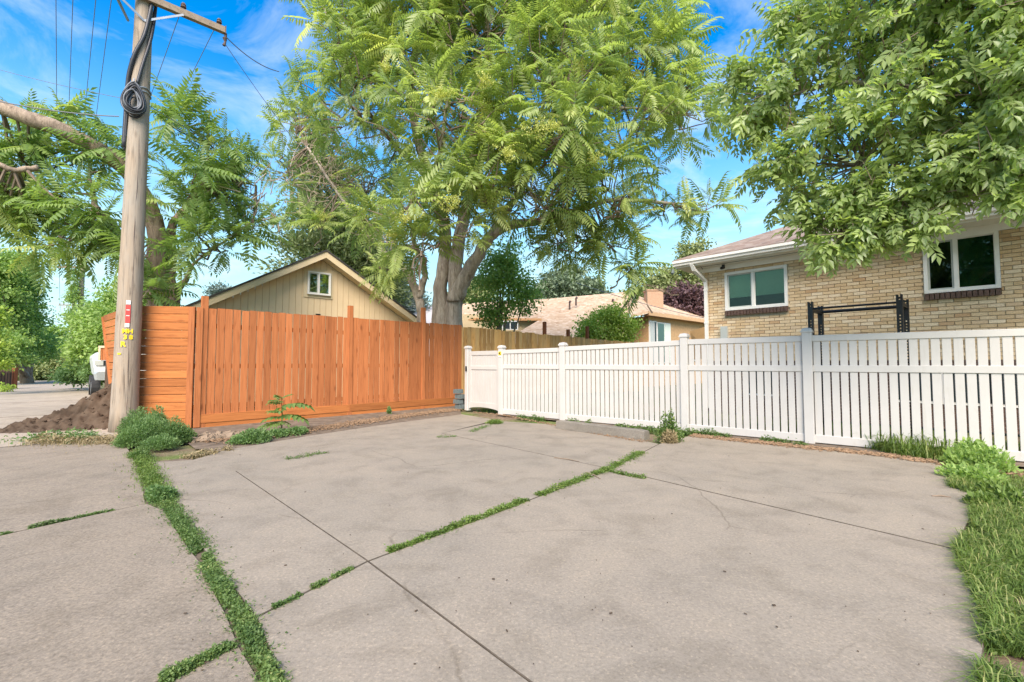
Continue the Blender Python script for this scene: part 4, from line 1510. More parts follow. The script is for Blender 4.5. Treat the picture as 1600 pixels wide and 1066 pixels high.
# tags and painted letters on the pole
def text_mesh(txt, size, mat):
    cu = bpy.data.curves.new('txt', 'FONT'); cu.body = txt; cu.size = size; cu.align_x = 'CENTER'; cu.align_y = 'CENTER'; cu.extrude = 0.002; cu.offset = 0.004
    ob = bpy.data.objects.new('txt', cu); COL.objects.link(ob)
    dg = bpy.context.evaluated_depsgraph_get(); dg.update()
    me = bpy.data.meshes.new_from_object(ob.evaluated_get(dg))
    bpy.data.objects.remove(ob); bpy.data.curves.remove(cu)
    me.materials.clear(); me.materials.append(mat)
    return me


tagz = lambda y: P(190, y, PY - 0.2).z


def pole_plate(name, y0, y1, a, w, mat, par):
    z0, z1 = tagz(y1), tagz(y0)
    zc = (z0 + z1) / 2
    nrm = fwd * math.cos(a) + rgt * math.sin(a)
    mb = MB(); mb.box(on_pole(zc, a, 0.004), (w, 0.004, z1 - z0), (UP.cross(nrm).normalized(), nrm, UP)); return mb.build(name, mat, par)


pole_plate('tag_plate', 476, 504, -0.10, 0.065, M['red'], pole)
pole_plate('tag_plate', 469, 475, -0.10, 0.06, M['white'], pole)
pole_plate('tag_plate', 505, 511, -0.12, 0.06, M['white'], pole)
for y, a in ((484, -0.10), (493, -0.10)):
    z = tagz(y); nrm = fwd * math.cos(a) + rgt * math.sin(a)
    mb = MB(); mb.box(on_pole(z, a, 0.008), (0.045, 0.003, 0.012), (UP.cross(nrm).normalized(), nrm, UP)); mb.build('tag_print', M['white'], pole)
# tiny pole tag
for txt, y, a, sz in (('MH', 517.5, -0.06, 0.10), ('38', 527.0, 0.0, 0.10), ('R', 538.0, -0.34, 0.12), ('-', 551.5, -0.60, 0.18)):
    for i, ch in enumerate(txt):
        aa = a + (i - (len(txt) - 1) / 2) * 0.40
        z = tagz(y)
        nrm = fwd * math.cos(aa) + rgt * math.sin(aa)
        xx = UP.cross(nrm).normalized()
        m4 = Matrix.Identity(4)
        for r in range(3):
            m4[r][0] = xx[r]; m4[r][1] = UP[r]; m4[r][2] = nrm[r]; m4[r][3] = on_pole(z, aa, 0.006)[r]
        o = put('lettering', text_mesh(ch, sz, M['yellow']), pole, m4)
# cable bundle down the pole
def on_pole_px(x, y, lift=0.03):
    d = ray(x, y); o = Vector((0, 0, CAMH))
    z = (o + d * (PY / d.y)).z
    c = pole_at(z)
    u = (x - 800.0) / F
    # side offset in the plane facing the camera
    t = (o + d * (c.y / d.y))
    off = (t - c).dot(rgt) * -1
    r = pole_r(z) + lift
    a = max(-0.999, min(0.999, (t - c).dot(rgt) / r))
    return c + rgt * a * r + fwd * r * math.sqrt(1 - a * a)


for (pts, r) in (([(246, -30), (238, 5), (226, 60), (210, 95), (201, 125), (196, 155), (193, 190), (188, 235)], 0.030),
                 ([(262, -40), (252, 5), (236, 60), (222, 110), (214, 140)], 0.026),
                 ([(243, -30), (235, 20), (220, 72), (207, 110), (200, 140), (200, 170), (197, 205), (191, 240)], 0.016),
                 ([(258, -40), (248, 15), (232, 70), (219, 118), (212, 150)], 0.014),
                 ([(205, 100), (199, 140), (195, 175), (192, 210), (189, 240)], 0.018)):
    mb = MB(); mb.tube(bez([on_pole_px(x, y, r + 0.005) for x, y in pts], 4), r, 6); mb.build('riser_cable', M['coil'], pole, smooth=True)
mb = MB()
for z in (P(226, 142, PY).z, P(226, 148, PY).z):
    mb.tube([on_pole(z + 0.02 * math.sin(3 * a), a, 0.012) for a in np.linspace(0, 2 * math.pi, 25)], 0.012, 5)
mb.build('strap', M['steel'], pole)
# coil of spare cable hung on the pole
cc = on_pole_px(208, 166, 0.10)
coil = thing('cable_coil', cc, 'looped coil of black cable hanging high on the utility pole', 'cable')
for k in range(22):
    rr = random.uniform(0.35, 1.0); ph = random.uniform(0, 6.28); tx = random.uniform(-0.03, 0.03)
    pts = []
    for a in np.linspace(0, 2 * math.pi, 29):
        x = 0.155 * rr * math.sin(a) * (1 - 0.25 * math.cos(a)) + tx
        z = 0.29 * rr * math.cos(a) - 0.02 * math.sin(2 * a + ph) - 0.10 * (1 - rr)
        pts.append(cc + rgt * -x + UP * z + fwd * (0.005 * k - 0.05 + 0.02 * math.sin(a + ph)))
    mb = MB(); mb.tube(pts, 0.0125, 6, cap=False); mb.build('loop', M['coil'] if k % 3 else M['wire'], coil, smooth=True)
pts = [cc + UP * 0.3, cc + UP * 0.38 - fwd * 0.05]
mb = MB(); mb.tube(pts, 0.015, 5); mb.build('hanger', M['steel'], coil)

# ------------------------------------------------------------------ far poles and overhead wires
far_pole_o = []
for i, (x, ya, Y, lab) in enumerate(((121, 418, 34.0, 'distant wooden utility pole wrapped in vines down the alley'), (110, 477, 58.0, 'farther utility pole just above the alley trees'), (108, 492, 80.0, 'farthest utility pole at the end of the alley'))):
    b = P(x, 568 + F * CAMH / Y, Y); b.z = 0
    za = P(x, ya, Y).z
    fpole = thing('utility_pole', b, lab, 'pole', 'utility poles along the alley')
    pole['group'] = 'utility poles along the alley'
    mb = MB(); mb.tube([b, b + UP * (za + 0.9)], [0.2, 0.14], 10); mb.build('shaft', M['pole'], fpole)
    mb = MB(); mb.box(b + UP * za + Vector((-0.55, -0.12, 0)) , (2.4, 0.09, 0.12)); mb.build('crossarm', M['arm'], fpole)
    mb = MB(); mb.tube([b + Vector((-1.0, -0.12, za - 0.1)), b + Vector((-0.1, -0.12, za - 0.55))], 0.025, 5); mb.build('brace', M['steel'], fpole)
    mb = MB()
    for t in (-1.6, -1.1, 0.3): mb.tube([b + Vector((t, -0.12, za + 0.06)), b + Vector((t, -0.12, za + 0.2))], 0.05, 6)
    mb.build('insulator', M['rust'], fpole)
    far_pole_o.append((b, za))


def wire(a, b, sag, r, label, mat='wire', n=24, group=None):
    pts = []
    for i in range(n + 1):
        t = i / n
        p = a.lerp(b, t); p.z -= sag * 4 * t * (1 - t)
        pts.append(p)
    mb = MB(); mb.tube(pts, r, 5)
    o = mb.build('power_line', M[mat], None, loc=a)
    tag(o, label, 'wire', group)
    return o


b, za = far_pole_o[0]
tg = [-1.65, -1.3, -0.9, -0.4, 0.3, 0.55]
WLAB = ['leftmost overhead wire crossing the blue sky at the upper left', 'second overhead wire from the left, beside the leftmost one',
        'third overhead wire from the left in the upper left sky', 'fourth overhead wire, nearest left of the leaning pole',
        'overhead wire seen between the leaning pole and its crossarm end', 'overhead wire running from the right tip of the crossarm']
for q, t, lab in zip(arm_pts, tg, WLAB):
    wire(q, b + Vector((t, -0.12, za + 0.2)), 0.35, 0.0065, lab, group='wires along the alley')
for (b0_, z0_), (b1_, z1_), lab in ((far_pole_o[0], far_pole_o[1], 'thin wire between the two nearest distant poles'), (far_pole_o[1], far_pole_o[2], 'thin wire between the two farthest poles')):
    wire(b0_ + Vector((-1.6, -0.1, z0_ + 0.2)), b1_ + Vector((-1.6, -0.1, z1_ + 0.2)), 0.4, 0.014, lab)
q = ac + C_DIR * 1.22 + Vector((0, 0, -0.10))
wire(q, P(436, 112, 11.0), 0.12, 0.010, 'service wire from the crossarm tip into the large tree')
wire(q + Vector((0, 0, -0.15)), P(560, 330, 15.0), 0.25, 0.006, 'thin slack wire from the crossarm tip towards the garage')
wire(P(214, 158, PY - 0.15), P(-60, 92, 9.5), 0.05, 0.005, 'thin wire leaving the pole leftwards above the big limb')
wire(P(186, 182, PY - 0.1), P(-80, 140, 7.0), 0.08, 0.010, 'dark cable running left from the coil across the tree')
wire(P(224, 160, PY + 0.1), P(520, 300, 16.0), 0.25, 0.007, 'thin wire leaving the pole rightwards to the garage')
wire(P(900, 442, 19.0), P(1100, 497, 23.0), 0.1, 0.014, 'thin wire sloping above the tan house roof')
wire(P(200, 32, PY), P(165, -40, PY - 2.0), 0.0, 0.022, 'stay wire meeting the pole at the upper left')

# ------------------------------------------------------------------ wheel stop
w0, w1 = G(868, 670), G(1006, 689)
WD = (w1 - w0).normalized(); WN = normal_to_cam(WD, w0); WL = (w1 - w0).length
mb = MB()
prof = [(-0.085, 0.0), (0.085, 0.0), (0.084, 0.03), (0.076, 0.13), (0.062, 0.142), (-0.062, 0.142), (-0.076, 0.13), (-0.084, 0.03)]
k = 14
for i in range(k + 1):
    t = i / k
    tz = 1.0 if 0 < i < k else 0.93
    for (n_, z) in prof:
        mb.v.append(tuple(w0 + WD * WL * t + WN * (n_ * tz - 0.085 + random.uniform(-.003, .003)) + Vector((0, 0, 0.004 + z * tz + random.uniform(-.002, .002)))))
np_ = len(prof)
for i in range(k):
    for j in range(np_):
        a = i * np_ + j; c = i * np_ + (j + 1) % np_
        mb.f.append((a, c, c + np_, a + np_))
mb.f.append(tuple(reversed(range(np_)))); mb.f.append(tuple(k * np_ + j for j in range(np_)))
o = mb.build('wheel_stop', M['stop'], None, loc=w0)
tag(o, 'weathered concrete wheel stop lying in front of the white fence', 'wheel stop')

# stack of dark grey blocks between orange fence and gate
bs = thing('block_stack', G(717, 639), 'short stack of dark grey blocks squeezed between orange fence and gate', 'blocks')
for i in range(4):
    c = G(717, 640) + Vector((0.02 * (-1) ** i, 0.02, 0.075 + 0.125 * i))
    mb = MB(); mb.box(c, (0.17, 0.2, 0.105), (C_DIR, A_DIR, UP), taper=0.96); mb.build('block', M['block'], bs)

# pale rope at the right edge
mb = MB(); mb.tube(bez([G(1612, 742), P(1603, 770, 3.9), P(1597, 790, 3.75), G(1592, 812), G(1597, 835), G(1606, 848)], 5), 0.016, 6)
o = mb.build('rope', M['rope'], None, smooth=True, loc=G(1597, 820)); tag(o, 'pale rope end lying in the grass at the right edge', 'rope')

# ------------------------------------------------------------------ vehicle end showing past the slatted fence
vx = P(151, 560, 14.5); vx.z = 0
veh = thing('parked_truck', vx, 'white truck parked behind the slatted fence, only its bumper and lamp showing', 'truck')
VX, VY = C_DIR, -A_DIR


def vp(x, y, z): return vx + VX * x + VY * y + Vector((0, 0, z))


def rounded(mb, x0, x1, y0, y1, z0, z1, r=0.12):
    ring = []
    for (cx, cz, a0) in ((x1 - r, z1 - r, 0), (x0 + r, z1 - r, 90), (x0 + r, z0 + r * .5, 180), (x1 - r, z0 + r * .5, 270)):
        rr = r if a0 < 180 else r * .5
        for a in (0, 30, 60, 90):
            an = math.radians(a0 + a)
            ring.append((cx + rr * math.cos(an), cz + rr * math.sin(an)))
    n = len(ring)
    for (yy, k) in ((y0, 1.0), (y1 - 0.08, 1.0), (y1, 0.93)):
        cx, cz = (x0 + x1) / 2, (z0 + z1) / 2
        mb.v += [tuple(vp(cx + (x - cx) * k, yy, cz + (z - cz) * k)) for x, z in ring]
    b = len(mb.v) - 3 * n
    for L in range(2):
        for i in range(n):
            j = (i + 1) % n
            mb.f.append((b + L * n + i, b + L * n + j, b + (L + 1) * n + j, b + (L + 1) * n + i))
    mb.f.append(tuple(b + 2 * n + i for i in range(n))); mb.f.append(tuple(b + i for i in reversed(range(n))))


mb = MB(); rounded(mb, -0.1, 1.8, -4.6, 0.0, 0.72, 1.5, 0.16); mb.build('body', M['carwhite'], veh, smooth=False)
mb = MB(); rounded(mb, 0.22, 1.58, -3.8, -2.1, 1.46, 1.86, 0.18); cab = mb.build('cab', M['carwhite'], veh)
mb = MB(); mb.box(vp(0.9, -2.09, 1.66), (1.1, 0.02, 0.24), (VX, VY, UP)); mb.build('windscreen', M['cardark'], veh)
mb = MB(); rounded(mb, -0.06, 1.76, -0.3, 0.12, 0.62, 0.90, 0.07); mb.build('bumper', M['cargrey'], veh)
mb = MB(); mb.box(vp(0.85, 0.01, 1.16), (1.5, 0.03, 0.16), (VX, VY, UP)); mb.build('grille', M['cardark'], veh)
mb = MB(); mb.box(vp(0.85, 0.135, 0.77), (0.5, 0.02, 0.05), (VX, VY, UP)); mb.build('bumper_slot', M['cardark'], veh)
for x in (0.06, 1.64):
    mb = MB(); mb.box(vp(x, 0.02, 1.16), (0.2, 0.04, 0.14), (VX, VY, UP)); mb.build('headlight', M['grey_box'], veh)
for x in (0.02, 1.68):
    for y in (-0.75, -3.7):
        c = vp(x, y, 0.36)
        mb = MB(); mb.tube([c - VX * 0.11, c + VX * 0.11], 0.36, 18); t_ = mb.build('wheel', M['rubber'], veh)
        mb = MB(); mb.tube([c - VX * 0.115, c + VX * 0.115], 0.2, 14); mb.build('rim', M['steel'], t_)
q = P(166, 566, 13.2)
cr_ = thing('wooden_crate', Vector((q.x, q.y, 0)), 'small upright wooden crate end beside the slatted fence', 'crate')
a, b = P(155, 563, 13.4), P(178, 541, 13.4)
for i in range(4):
    mb = MB(); mb.box(Vector((a.x + (b.x - a.x) * (i + .5) / 4, a.y, (a.z + b.z) / 2)), ((b.x - a.x) / 4 - 0.012, 0.03, b.z - a.z)); mb.build('board', M['orange'], cr_)
mb = MB(); mb.box(Vector(((a.x + b.x) / 2, a.y - 0.03, b.z - 0.02)), (b.x - a.x, 0.03, 0.06)); mb.box(Vector((a.x + 0.03, a.y - 0.028, (a.z + b.z) / 2)), (0.06, 0.025, b.z - a.z)); mb.build('edge_strip', M['trim'], cr_)
mb = MB(); mb.box(Vector(((a.x + b.x) / 2 + 0.05, a.y + 0.05, a.z / 2)), (0.12, 0.12, a.z - 0.02)); mb.build('support', M['darkfence'], cr_)

# ------------------------------------------------------------------ heap of soil by the alley
pk = P(182, 607, 9.0)
cx_, cy_ = pk.x - 0.05, pk.y
nx, ny = 230, 230
xs = np.linspace(-3.6, 2.2, nx); ys = np.linspace(-3.4, 2.8, ny)
XX, YY = np.meshgrid(xs, ys, indexing='ij')


u_ = np.array([-0.80, -0.6]); u_ = u_ / np.linalg.norm(u_)
al = XX * u_[0] + YY * u_[1]; ac_ = -XX * u_[1] + YY * u_[0]
rr = np.sqrt(np.where(al > 0, al / 1.45, al / 1.1) ** 2 + (ac_ / 0.9) ** 2)
H = pk.z * np.clip(1 - rr, 0, None) ** 1.25 * 1.08
lump = 0.5 * vnoise(XX, YY, 2.2, 1) + 0.3 * vnoise(XX, YY, 5.5, 2) + 0.2 * vnoise(XX, YY, 13, 3) - 0.5
edge = np.clip((1.12 - rr) * 4, 0, 1)
H = H + edge * (lump * 0.34 + 0.02) + edge * (0.11 * (vnoise(XX, YY, 17, 4) - 0.5) + 0.06 * (vnoise(XX, YY, 37, 5) - 0.5))
H = np.where(rr > 1.14, -0.05, H)
V = np.stack([XX + cx_, YY + cy_, H - 0.012], axis=-1).reshape(-1, 3)
ii, jj = np.meshgrid(np.arange(nx - 1), np.arange(ny - 1), indexing='ij')
a_ = (ii * ny + jj).ravel()
Fq = np.stack([a_, a_ + ny, a_ + ny + 1, a_ + 1], axis=1)
keep = V[Fq].max(axis=1)[:, 2] > -0.03
pile = thing('soil_heap', Vector((cx_, cy_, 0)), 'heap of loose brown soil spilling into the alley behind the pole', 'soil heap')
np_build('heap', V, Fq[keep], M['pile'], pile, smooth=False)
cl = MB()
for i in range(420):
    t = random.random() ** 0.7 * 1.12; a = random.uniform(0, 6.283)
    al_, acx = math.cos(a) * t, math.sin(a) * t
    px = cx_ + (u_[0] * al_ * (1.45 if al_ > 0 else 1.1) - u_[1] * acx * 0.9); py = cy_ + (u_[1] * al_ * (1.45 if al_ > 0 else 1.1) + u_[0] * acx * 0.9)
    z = max(0.0, float(H[min(nx - 1, max(0, int((px - cx_ + 3.6) / 5.8 * (nx - 1)))), min(ny - 1, max(0, int((py - cy_ + 3.4) / 6.2 * (ny - 1))))])) - 0.03
    r = random.uniform(0.01, 0.035)
    mb_ = [Vector((random.uniform(-1, 1), random.uniform(-1, 1), random.uniform(-.7, .7))).normalized() * r for _ in range(6)]
    c = Vector((px, py, z + 0.02))
    ax = (Vector((1, random.uniform(-.5, .5), random.uniform(-.5, .5))).normalized(),)
    x_ = ax[0]; y_ = x_.orthogonal().normalized(); z_ = x_.cross(y_)
    cl.box(c, (r * 2, r * 1.5, r * 1.2), (x_, y_, z_), taper=0.6)
tag(cl.build('clods', M['pile'], pile), kind='stuff')

# ------------------------------------------------------------------ trees of heaven (pinnate leaves)
def heaven_tree(name, label, limbs, blobs, mat, flen, dens, seed, n_parts=200, bark='bark', cat='tree', dead=None, flowers=None, droop=0.0, up_bias=0.35):
    """limbs: list of (name, [(x, y, Y)...], r0, r1); blobs: (x, y, Y, r, rz)"""
    global rng
    rng = np.random.default_rng(seed); random.seed(seed)
    b0_ = P(*limbs[0][1][0]); b0_.z = 0
    t = thing(name, b0_, label, cat)
    samples = []
    for nm, pts, r0, r1 in limbs:
        pp = [P(*p) for p in pts]
        if nm == 'trunk': pp[0].z = -0.05
        path, rad = limb(pp, r0, r1, wob=0.015 if nm == 'trunk' else 0.03)
        mb = MB(); mb.tube(path, rad, 14 if r0 > 0.1 else 8); mb.build(nm, M[bark], t, smooth=True)
        samples += [(p, r) for p, r in zip(path, rad)]
    SP_ = np.array([tuple(p) for p, _ in samples])
    pos, dr, ln, tn = [], [], [], []
    tw = MB(); nt_ = 0
    for bl in blobs:
        x, y, Y, r = bl[:4]
        rz = bl[4] if len(bl) > 4 else r * 0.85
        k = bl[5] if len(bl) > 5 else 1.0
        c = np.array(P(x, y, Y))
        n = max(3, int(dens * k * (r ** 1.75)))
        tips, outw = blob_points(n, c, (r, r, rz), 0.35)
        for tip, o in zip(tips, outw):
            o = unit(o * np.array([1, 1, 0.7]) + np.array([0, 0, up_bias]))
            kf = rng.integers(5, 10)
            a0 = rng.random() * 6.28
            perp1 = unit(np.cross(o, [0.3, 0.2, 0.9])); perp2 = np.cross(o, perp1)
            tone_c = np.clip(rng.normal(0.48, 0.24), 0, 1)
            L_ = flen * rng.uniform(0.45, 1.35)
            for j in range(kf):
                a = a0 + j * 2.4
                lean = rng.uniform(0.15, 0.75)
                d = o * lean + (perp1 * math.cos(a) + perp2 * math.sin(a)) * 0.9 + np.array([0, 0, -droop + rng.normal(0, .12)])
                pos.append(tip + o * rng.uniform(-0.18, 0.06)); dr.append(d); ln.append(L_ * rng.uniform(0.75, 1.15)); tn.append(np.clip(tone_c + rng.normal(0, 0.08), 0, 1))
            # twig to the nearest limb, first along -o
            dd = ((SP_ - tip) ** 2).sum(1); q = SP_[np.argmin(dd)]
            m1 = tip - o * min(0.5, math.sqrt(dd.min()) * 0.4)
            if dd.min() > 1.6: q = m1 - (o + rng.normal(0, 0.3, 3) + np.array([0, 0, 0.3])) * 0.5
            mid = (m1 + q) / 2 + np.array([0, 0, -0.05]) + rng.normal(0, 0.08, 3)
            tw.tube([Vector(q), Vector(mid), Vector(m1), Vector(tip)], [0.028, 0.02, 0.014, 0.008], 4, cap=False); nt_ += 1
    pos, dr, ln, tn = np.array(pos), np.array(dr), np.array(ln), np.array(tn)
    # the leaves that show largest become single parts
    rel = pos - np.array([0, 0, CAMH])
    size = ln / np.linalg.norm(rel, axis=1)
    px = 800 + F * rel[:, 0] / np.maximum(rel[:, 1], 0.1); py = 568 - F * rel[:, 2] / np.maximum(rel[:, 1], 0.1)
    seen = (px > 0) & (px < 1600) & (py > 0)
    order = np.argsort(-np.where(seen, size, 0))
    single = order[:n_parts]
    mask = np.ones(len(pos), bool); mask[single] = False
    Vf, Tf, tf = fronds(AIL, pos[mask], dr[mask], ln[mask], tn[mask])
    tag(np_build('crown', Vf, Tf, M[mat], t, tf), kind='stuff')
    var = []
    for i, (tv, tt) in enumerate(AIL):
        for tone in (0.3, 0.45, 0.62):
            var.append(np_mesh('leaf', tv, tt, M[mat], np.clip(tone + rng.normal(0, 0.05, len(tt)), 0, 1)))
    ups = np.tile(np.array([0, 0, 1.0]), (len(single), 1)) + rng.normal(0, 0.35, (len(single), 3))
    B = basis(dr[single], ups)
    for k, i in enumerate(single):
        m4 = Matrix.Identity(4)
        for r_ in range(3):
            for c_ in range(3): m4[r_][c_] = B[k][r_][c_] * ln[i]
            m4[r_][3] = pos[i][r_]
        put('leaf', var[int(rng.integers(0, len(var)))], t, m4)
    tag(tw.build('twigs', M['twig'], t), kind='stuff')
    if dead:
        dm = MB()
        for (x, y, Y, r, n) in dead:
            c = np.array(P(x, y, Y))
            for i in range(n):
                a = c + rng.normal(0, r * 0.5, 3); d = unit(rng.normal(0, 1, 3) + np.array([-0.3, 0, 0.1]))
                b = a + d * rng.uniform(0.3, 0.9); m = (a + b) / 2 + rng.normal(0, 0.06, 3)
                dm.tube([Vector(a), Vector(m), Vector(b)], [0.011, 0.008, 0.003], 4, cap=False)
        tag(dm.build('dead_twigs', M['deadtwig'], t), kind='stuff')
    if flowers:
        for (x, y, Y, r) in flowers:
            c = np.array(P(x, y, Y))
            pp, d = [], []
            for k_ in range(int(9 + 40 * r)):            # loose panicle: many short flowering sprigs
                o = unit(sph(1)[0] * np.array([1.2, 1, 0.5]) + np.array([0, 0, 0.55]))
                Ls = r * rng.uniform(0.7, 1.7)
                b_ = c + rng.normal(0, r * 0.35, 3)
                m_ = 24
                tt_ = rng.random(m_)
                pp.append(b_ + o * (Ls * tt_)[:, None] + rng.normal(0, 0.03, (m_, 3)) * (1.25 - tt_)[:, None]); d.append(np.tile(o, (m_, 1)) + rng.normal(0, 0.7, (m_, 3)))
            pp, d = np.concatenate(pp), np.concatenate(d); n = len(pp)
            st = np.clip(rng.normal(0.4, 0.3, n), 0, 1)
            V_, T_, t_ = leaves(pp, d, 0.04, 0.012, st)
            tag(np_build('flower_cluster', V_, T_, M['flower'], t, t_), kind='stuff')
    return t


heaven_tree('ailanthus_tree', 'large tree with feathery leaves and yellow flowers rising behind the orange fence',
            [('trunk', [(690, 626, 14.5), (688, 500, 14.5), (688, 450, 14.5), (696, 395, 14.3), (690, 330, 14.0), (662, 250, 13.6), (642, 150, 13.2), (655, 50, 13.0), (660, -60, 13.0)], 0.30, 0.07),
             ('trunk', [(713, 627, 14.4), (709, 500, 14.4), (712, 455, 14.4), (713, 405, 14.2), (727, 330, 14.0), (752, 240, 13.8), (764, 120, 13.4), (757, 0, 13.2), (757, -80, 13.2)], 0.34, 0.06),
             ('limb', [(712, 470, 14.3), (724, 440, 14.2), (745, 402, 14.0), (770, 366, 13.8), (800, 352, 13.6), (840, 346, 13.4), (900, 330, 13.0), (960, 312, 12.8), (1050, 318, 12.8)], 0.27, 0.04),
             ('limb', [(768, 368, 13.8), (785, 340, 13.6), (803, 312, 13.4), (832, 260, 13.0), (862, 180, 12.6), (880, 80, 12.4), (885, -30, 12.4)], 0.15, 0.03),
             ('trunk', [(668, 627, 13.9), (659, 500, 13.9), (652, 462, 13.9), (636, 425, 13.6), (604, 398, 14.0), (570, 360, 14.5), (520, 290, 15.2), (480, 230, 15.4)], 0.17, 0.03),
             ('limb', [(654, 466, 13.9), (664, 425, 13.6), (650, 385, 12.8), (640, 330, 11.6), (650, 290, 10.8)], 0.11, 0.03),
             ('limb', [(700, 400, 14.2), (690, 350, 13.2), (676, 300, 12.0), (690, 220, 10.9), (700, 140, 10.5)], 0.12, 0.03),
             ('limb', [(760, 260, 13.8), (800, 240, 12.6), (835, 200, 11.4), (860, 130, 10.8)], 0.10, 0.03),
             ('limb', [(862, 180, 12.6), (930, 170, 12.4), (1000, 170, 12.2), (1060, 180, 12.0)], 0.07, 0.02),
             ('limb', [(670, 280, 13.8), (610, 220, 13.2), (560, 150, 12.8), (520, 80, 12.8)], 0.10, 0.02)],
            [(640, 50, 12.4, 2.2), (760, 30, 11.8, 2.4), (900, 40, 12.2, 2.5), (1010, 80, 12.8, 1.6), (560, 140, 12.4, 1.8), (540, 40, 12.6, 1.4),
             (700, 170, 10.8, 2.1), (850, 180, 11.0, 2.2), (970, 190, 12.2, 1.8), (470, 180, 15.5, 1.1), (450, 260, 15.8, 0.85, 0.6, 0.8), (570, 270, 14.5, 1.3, 0.9, 0.55),
             (640, 320, 10.6, 1.05), (575, 340, 14.0, 0.8), (660, 375, 10.4, 0.75, 0.5), (720, 330, 10.6, 0.8), (760, 270, 10.8, 1.2), (850, 290, 11.4, 1.5), (950, 300, 12.2, 1.5),
             (1040, 330, 12.8, 0.7, 0.45), (1100, 318, 12.8, 0.55, 0.4), (890, 370, 12.6, 1.1, 0.6), (960, 375, 12.8, 0.8, 0.5), (985, 415, 12.6, 0.4, 0.3, 1.0), (1005, 440, 12.5, 0.2, 0.2, 1.0), (1070, 180, 12.0, 0.9),
             (1060, 130, 12.6, 0.7), (430, 330, 15.8, 0.6, 0.5), (500, 350, 15.5, 0.65, 0.5, 0.8), (640, -60, 12, 2.2), (800, -70, 12, 2.6), (940, -60, 12.4, 2.0), (600, 420, 12.8, 0.4, 0.3)],
            'ail', 0.72, 15.0, 21, 260, dead=[(520, 260, 15, 1.1, 150), (565, 300, 14.5, 0.8, 70), (620, 350, 12.8, 0.7, 60), (470, 300, 15.4, 0.8, 50), (870, 330, 13, 1.0, 60), (980, 40, 12.6, 0.9, 30)],
            flowers=[(628, 345, 9.6, 0.17), (650, 338, 9.5, 0.13), (705, 322, 9.4, 0.2), (840, 205, 8.9, 0.22), (868, 200, 9.0, 0.12), (612, 372, 9.7, 0.12), (540, 300, 14.2, 0.2), (505, 340, 14.8, 0.16), (990, 118, 11.6, 0.16), (930, 250, 9.8, 0.14), (790, 245, 9.2, 0.18), (690, 150, 8.8, 0.14), (760, 130, 8.9, 0.13), (905, 110, 9.6, 0.16), (600, 110, 10.4, 0.13), (560, 345, 13.6, 0.16)], droop=0.0, up_bias=0.45)

heaven_tree('ailanthus_tree', 'feathery leaved tree with a long bare limb, growing behind the leaning pole',
            [('trunk', [(246, 640, 10.6), (246, 480, 10.5), (243, 420, 10.4), (246, 365, 10.3), (230, 320, 10.1), (204, 272, 9.9), (160, 238, 9.6), (100, 205, 9.2), (45, 185, 8.9), (-20, 158, 8.7), (-80, 120, 8.5)], 0.22, 0.13),
             ('trunk', [(262, 640, 10.7), (264, 480, 10.7), (266, 420, 10.7), (268, 360, 10.6), (282, 335, 10.5), (310, 300, 10.5), (322, 260, 10.5), (325, 215, 10.5), (328, 175, 10.5)], 0.17, 0.008),
             ('trunk', [(276, 640, 10.9), (274, 480, 10.9), (280, 450, 10.9), (291, 436, 10.8), (300, 415, 10.7), (330, 390, 10.6)], 0.13, 0.015),
             ('limb', [(240, 430, 10.4), (205, 395, 10.0), (175, 355, 9.8), (150, 320, 9.7), (140, 270, 9.7), (130, 225, 9.8)], 0.15, 0.008),
             ('limb', [(300, 320, 10.5), (335, 300, 10.6), (365, 285, 10.7), (400, 290, 10.9)], 0.06, 0.015),
             ('limb', [(60, 262, 8.9), (20, 265, 8.7), (-30, 245, 8.5)], 0.06, 0.04)],
            [(50, 330, 9.6, 0.85), (120, 215, 10.0, 0.75), (60, 270, 9.7, 0.8), (150, 320, 9.3, 0.85), (100, 370, 9.2, 0.7, 0.5), (175, 380, 9.4, 0.5), (20, 300, 9.2, 0.7), (170, 240, 9.8, 0.6),
             (300, 200, 10.4, 0.75), (330, 250, 10.4, 0.85), (290, 290, 9.9, 0.8), (345, 310, 10.3, 0.75), (225, 390, 9.4, 0.35), (310, 385, 9.8, 0.5), (340, 375, 10.0, 0.5), (395, 350, 10.4, 0.35, 0.3), (232, 450, 9.5, 0.28),
             (285, 320, 9.8, 0.5), (40, 200, 10.0, 0.35), (370, 235, 10.6, 0.4), (0, 240, 9.6, 0.5), (-60, 300, 9, 1.0)],
            'ail2', 0.66, 18.0, 33, 220, bark='bark2', dead=[(395, 300, 10.6, 0.5, 30), (360, 280, 10.5, 0.4, 15)], droop=0.05)

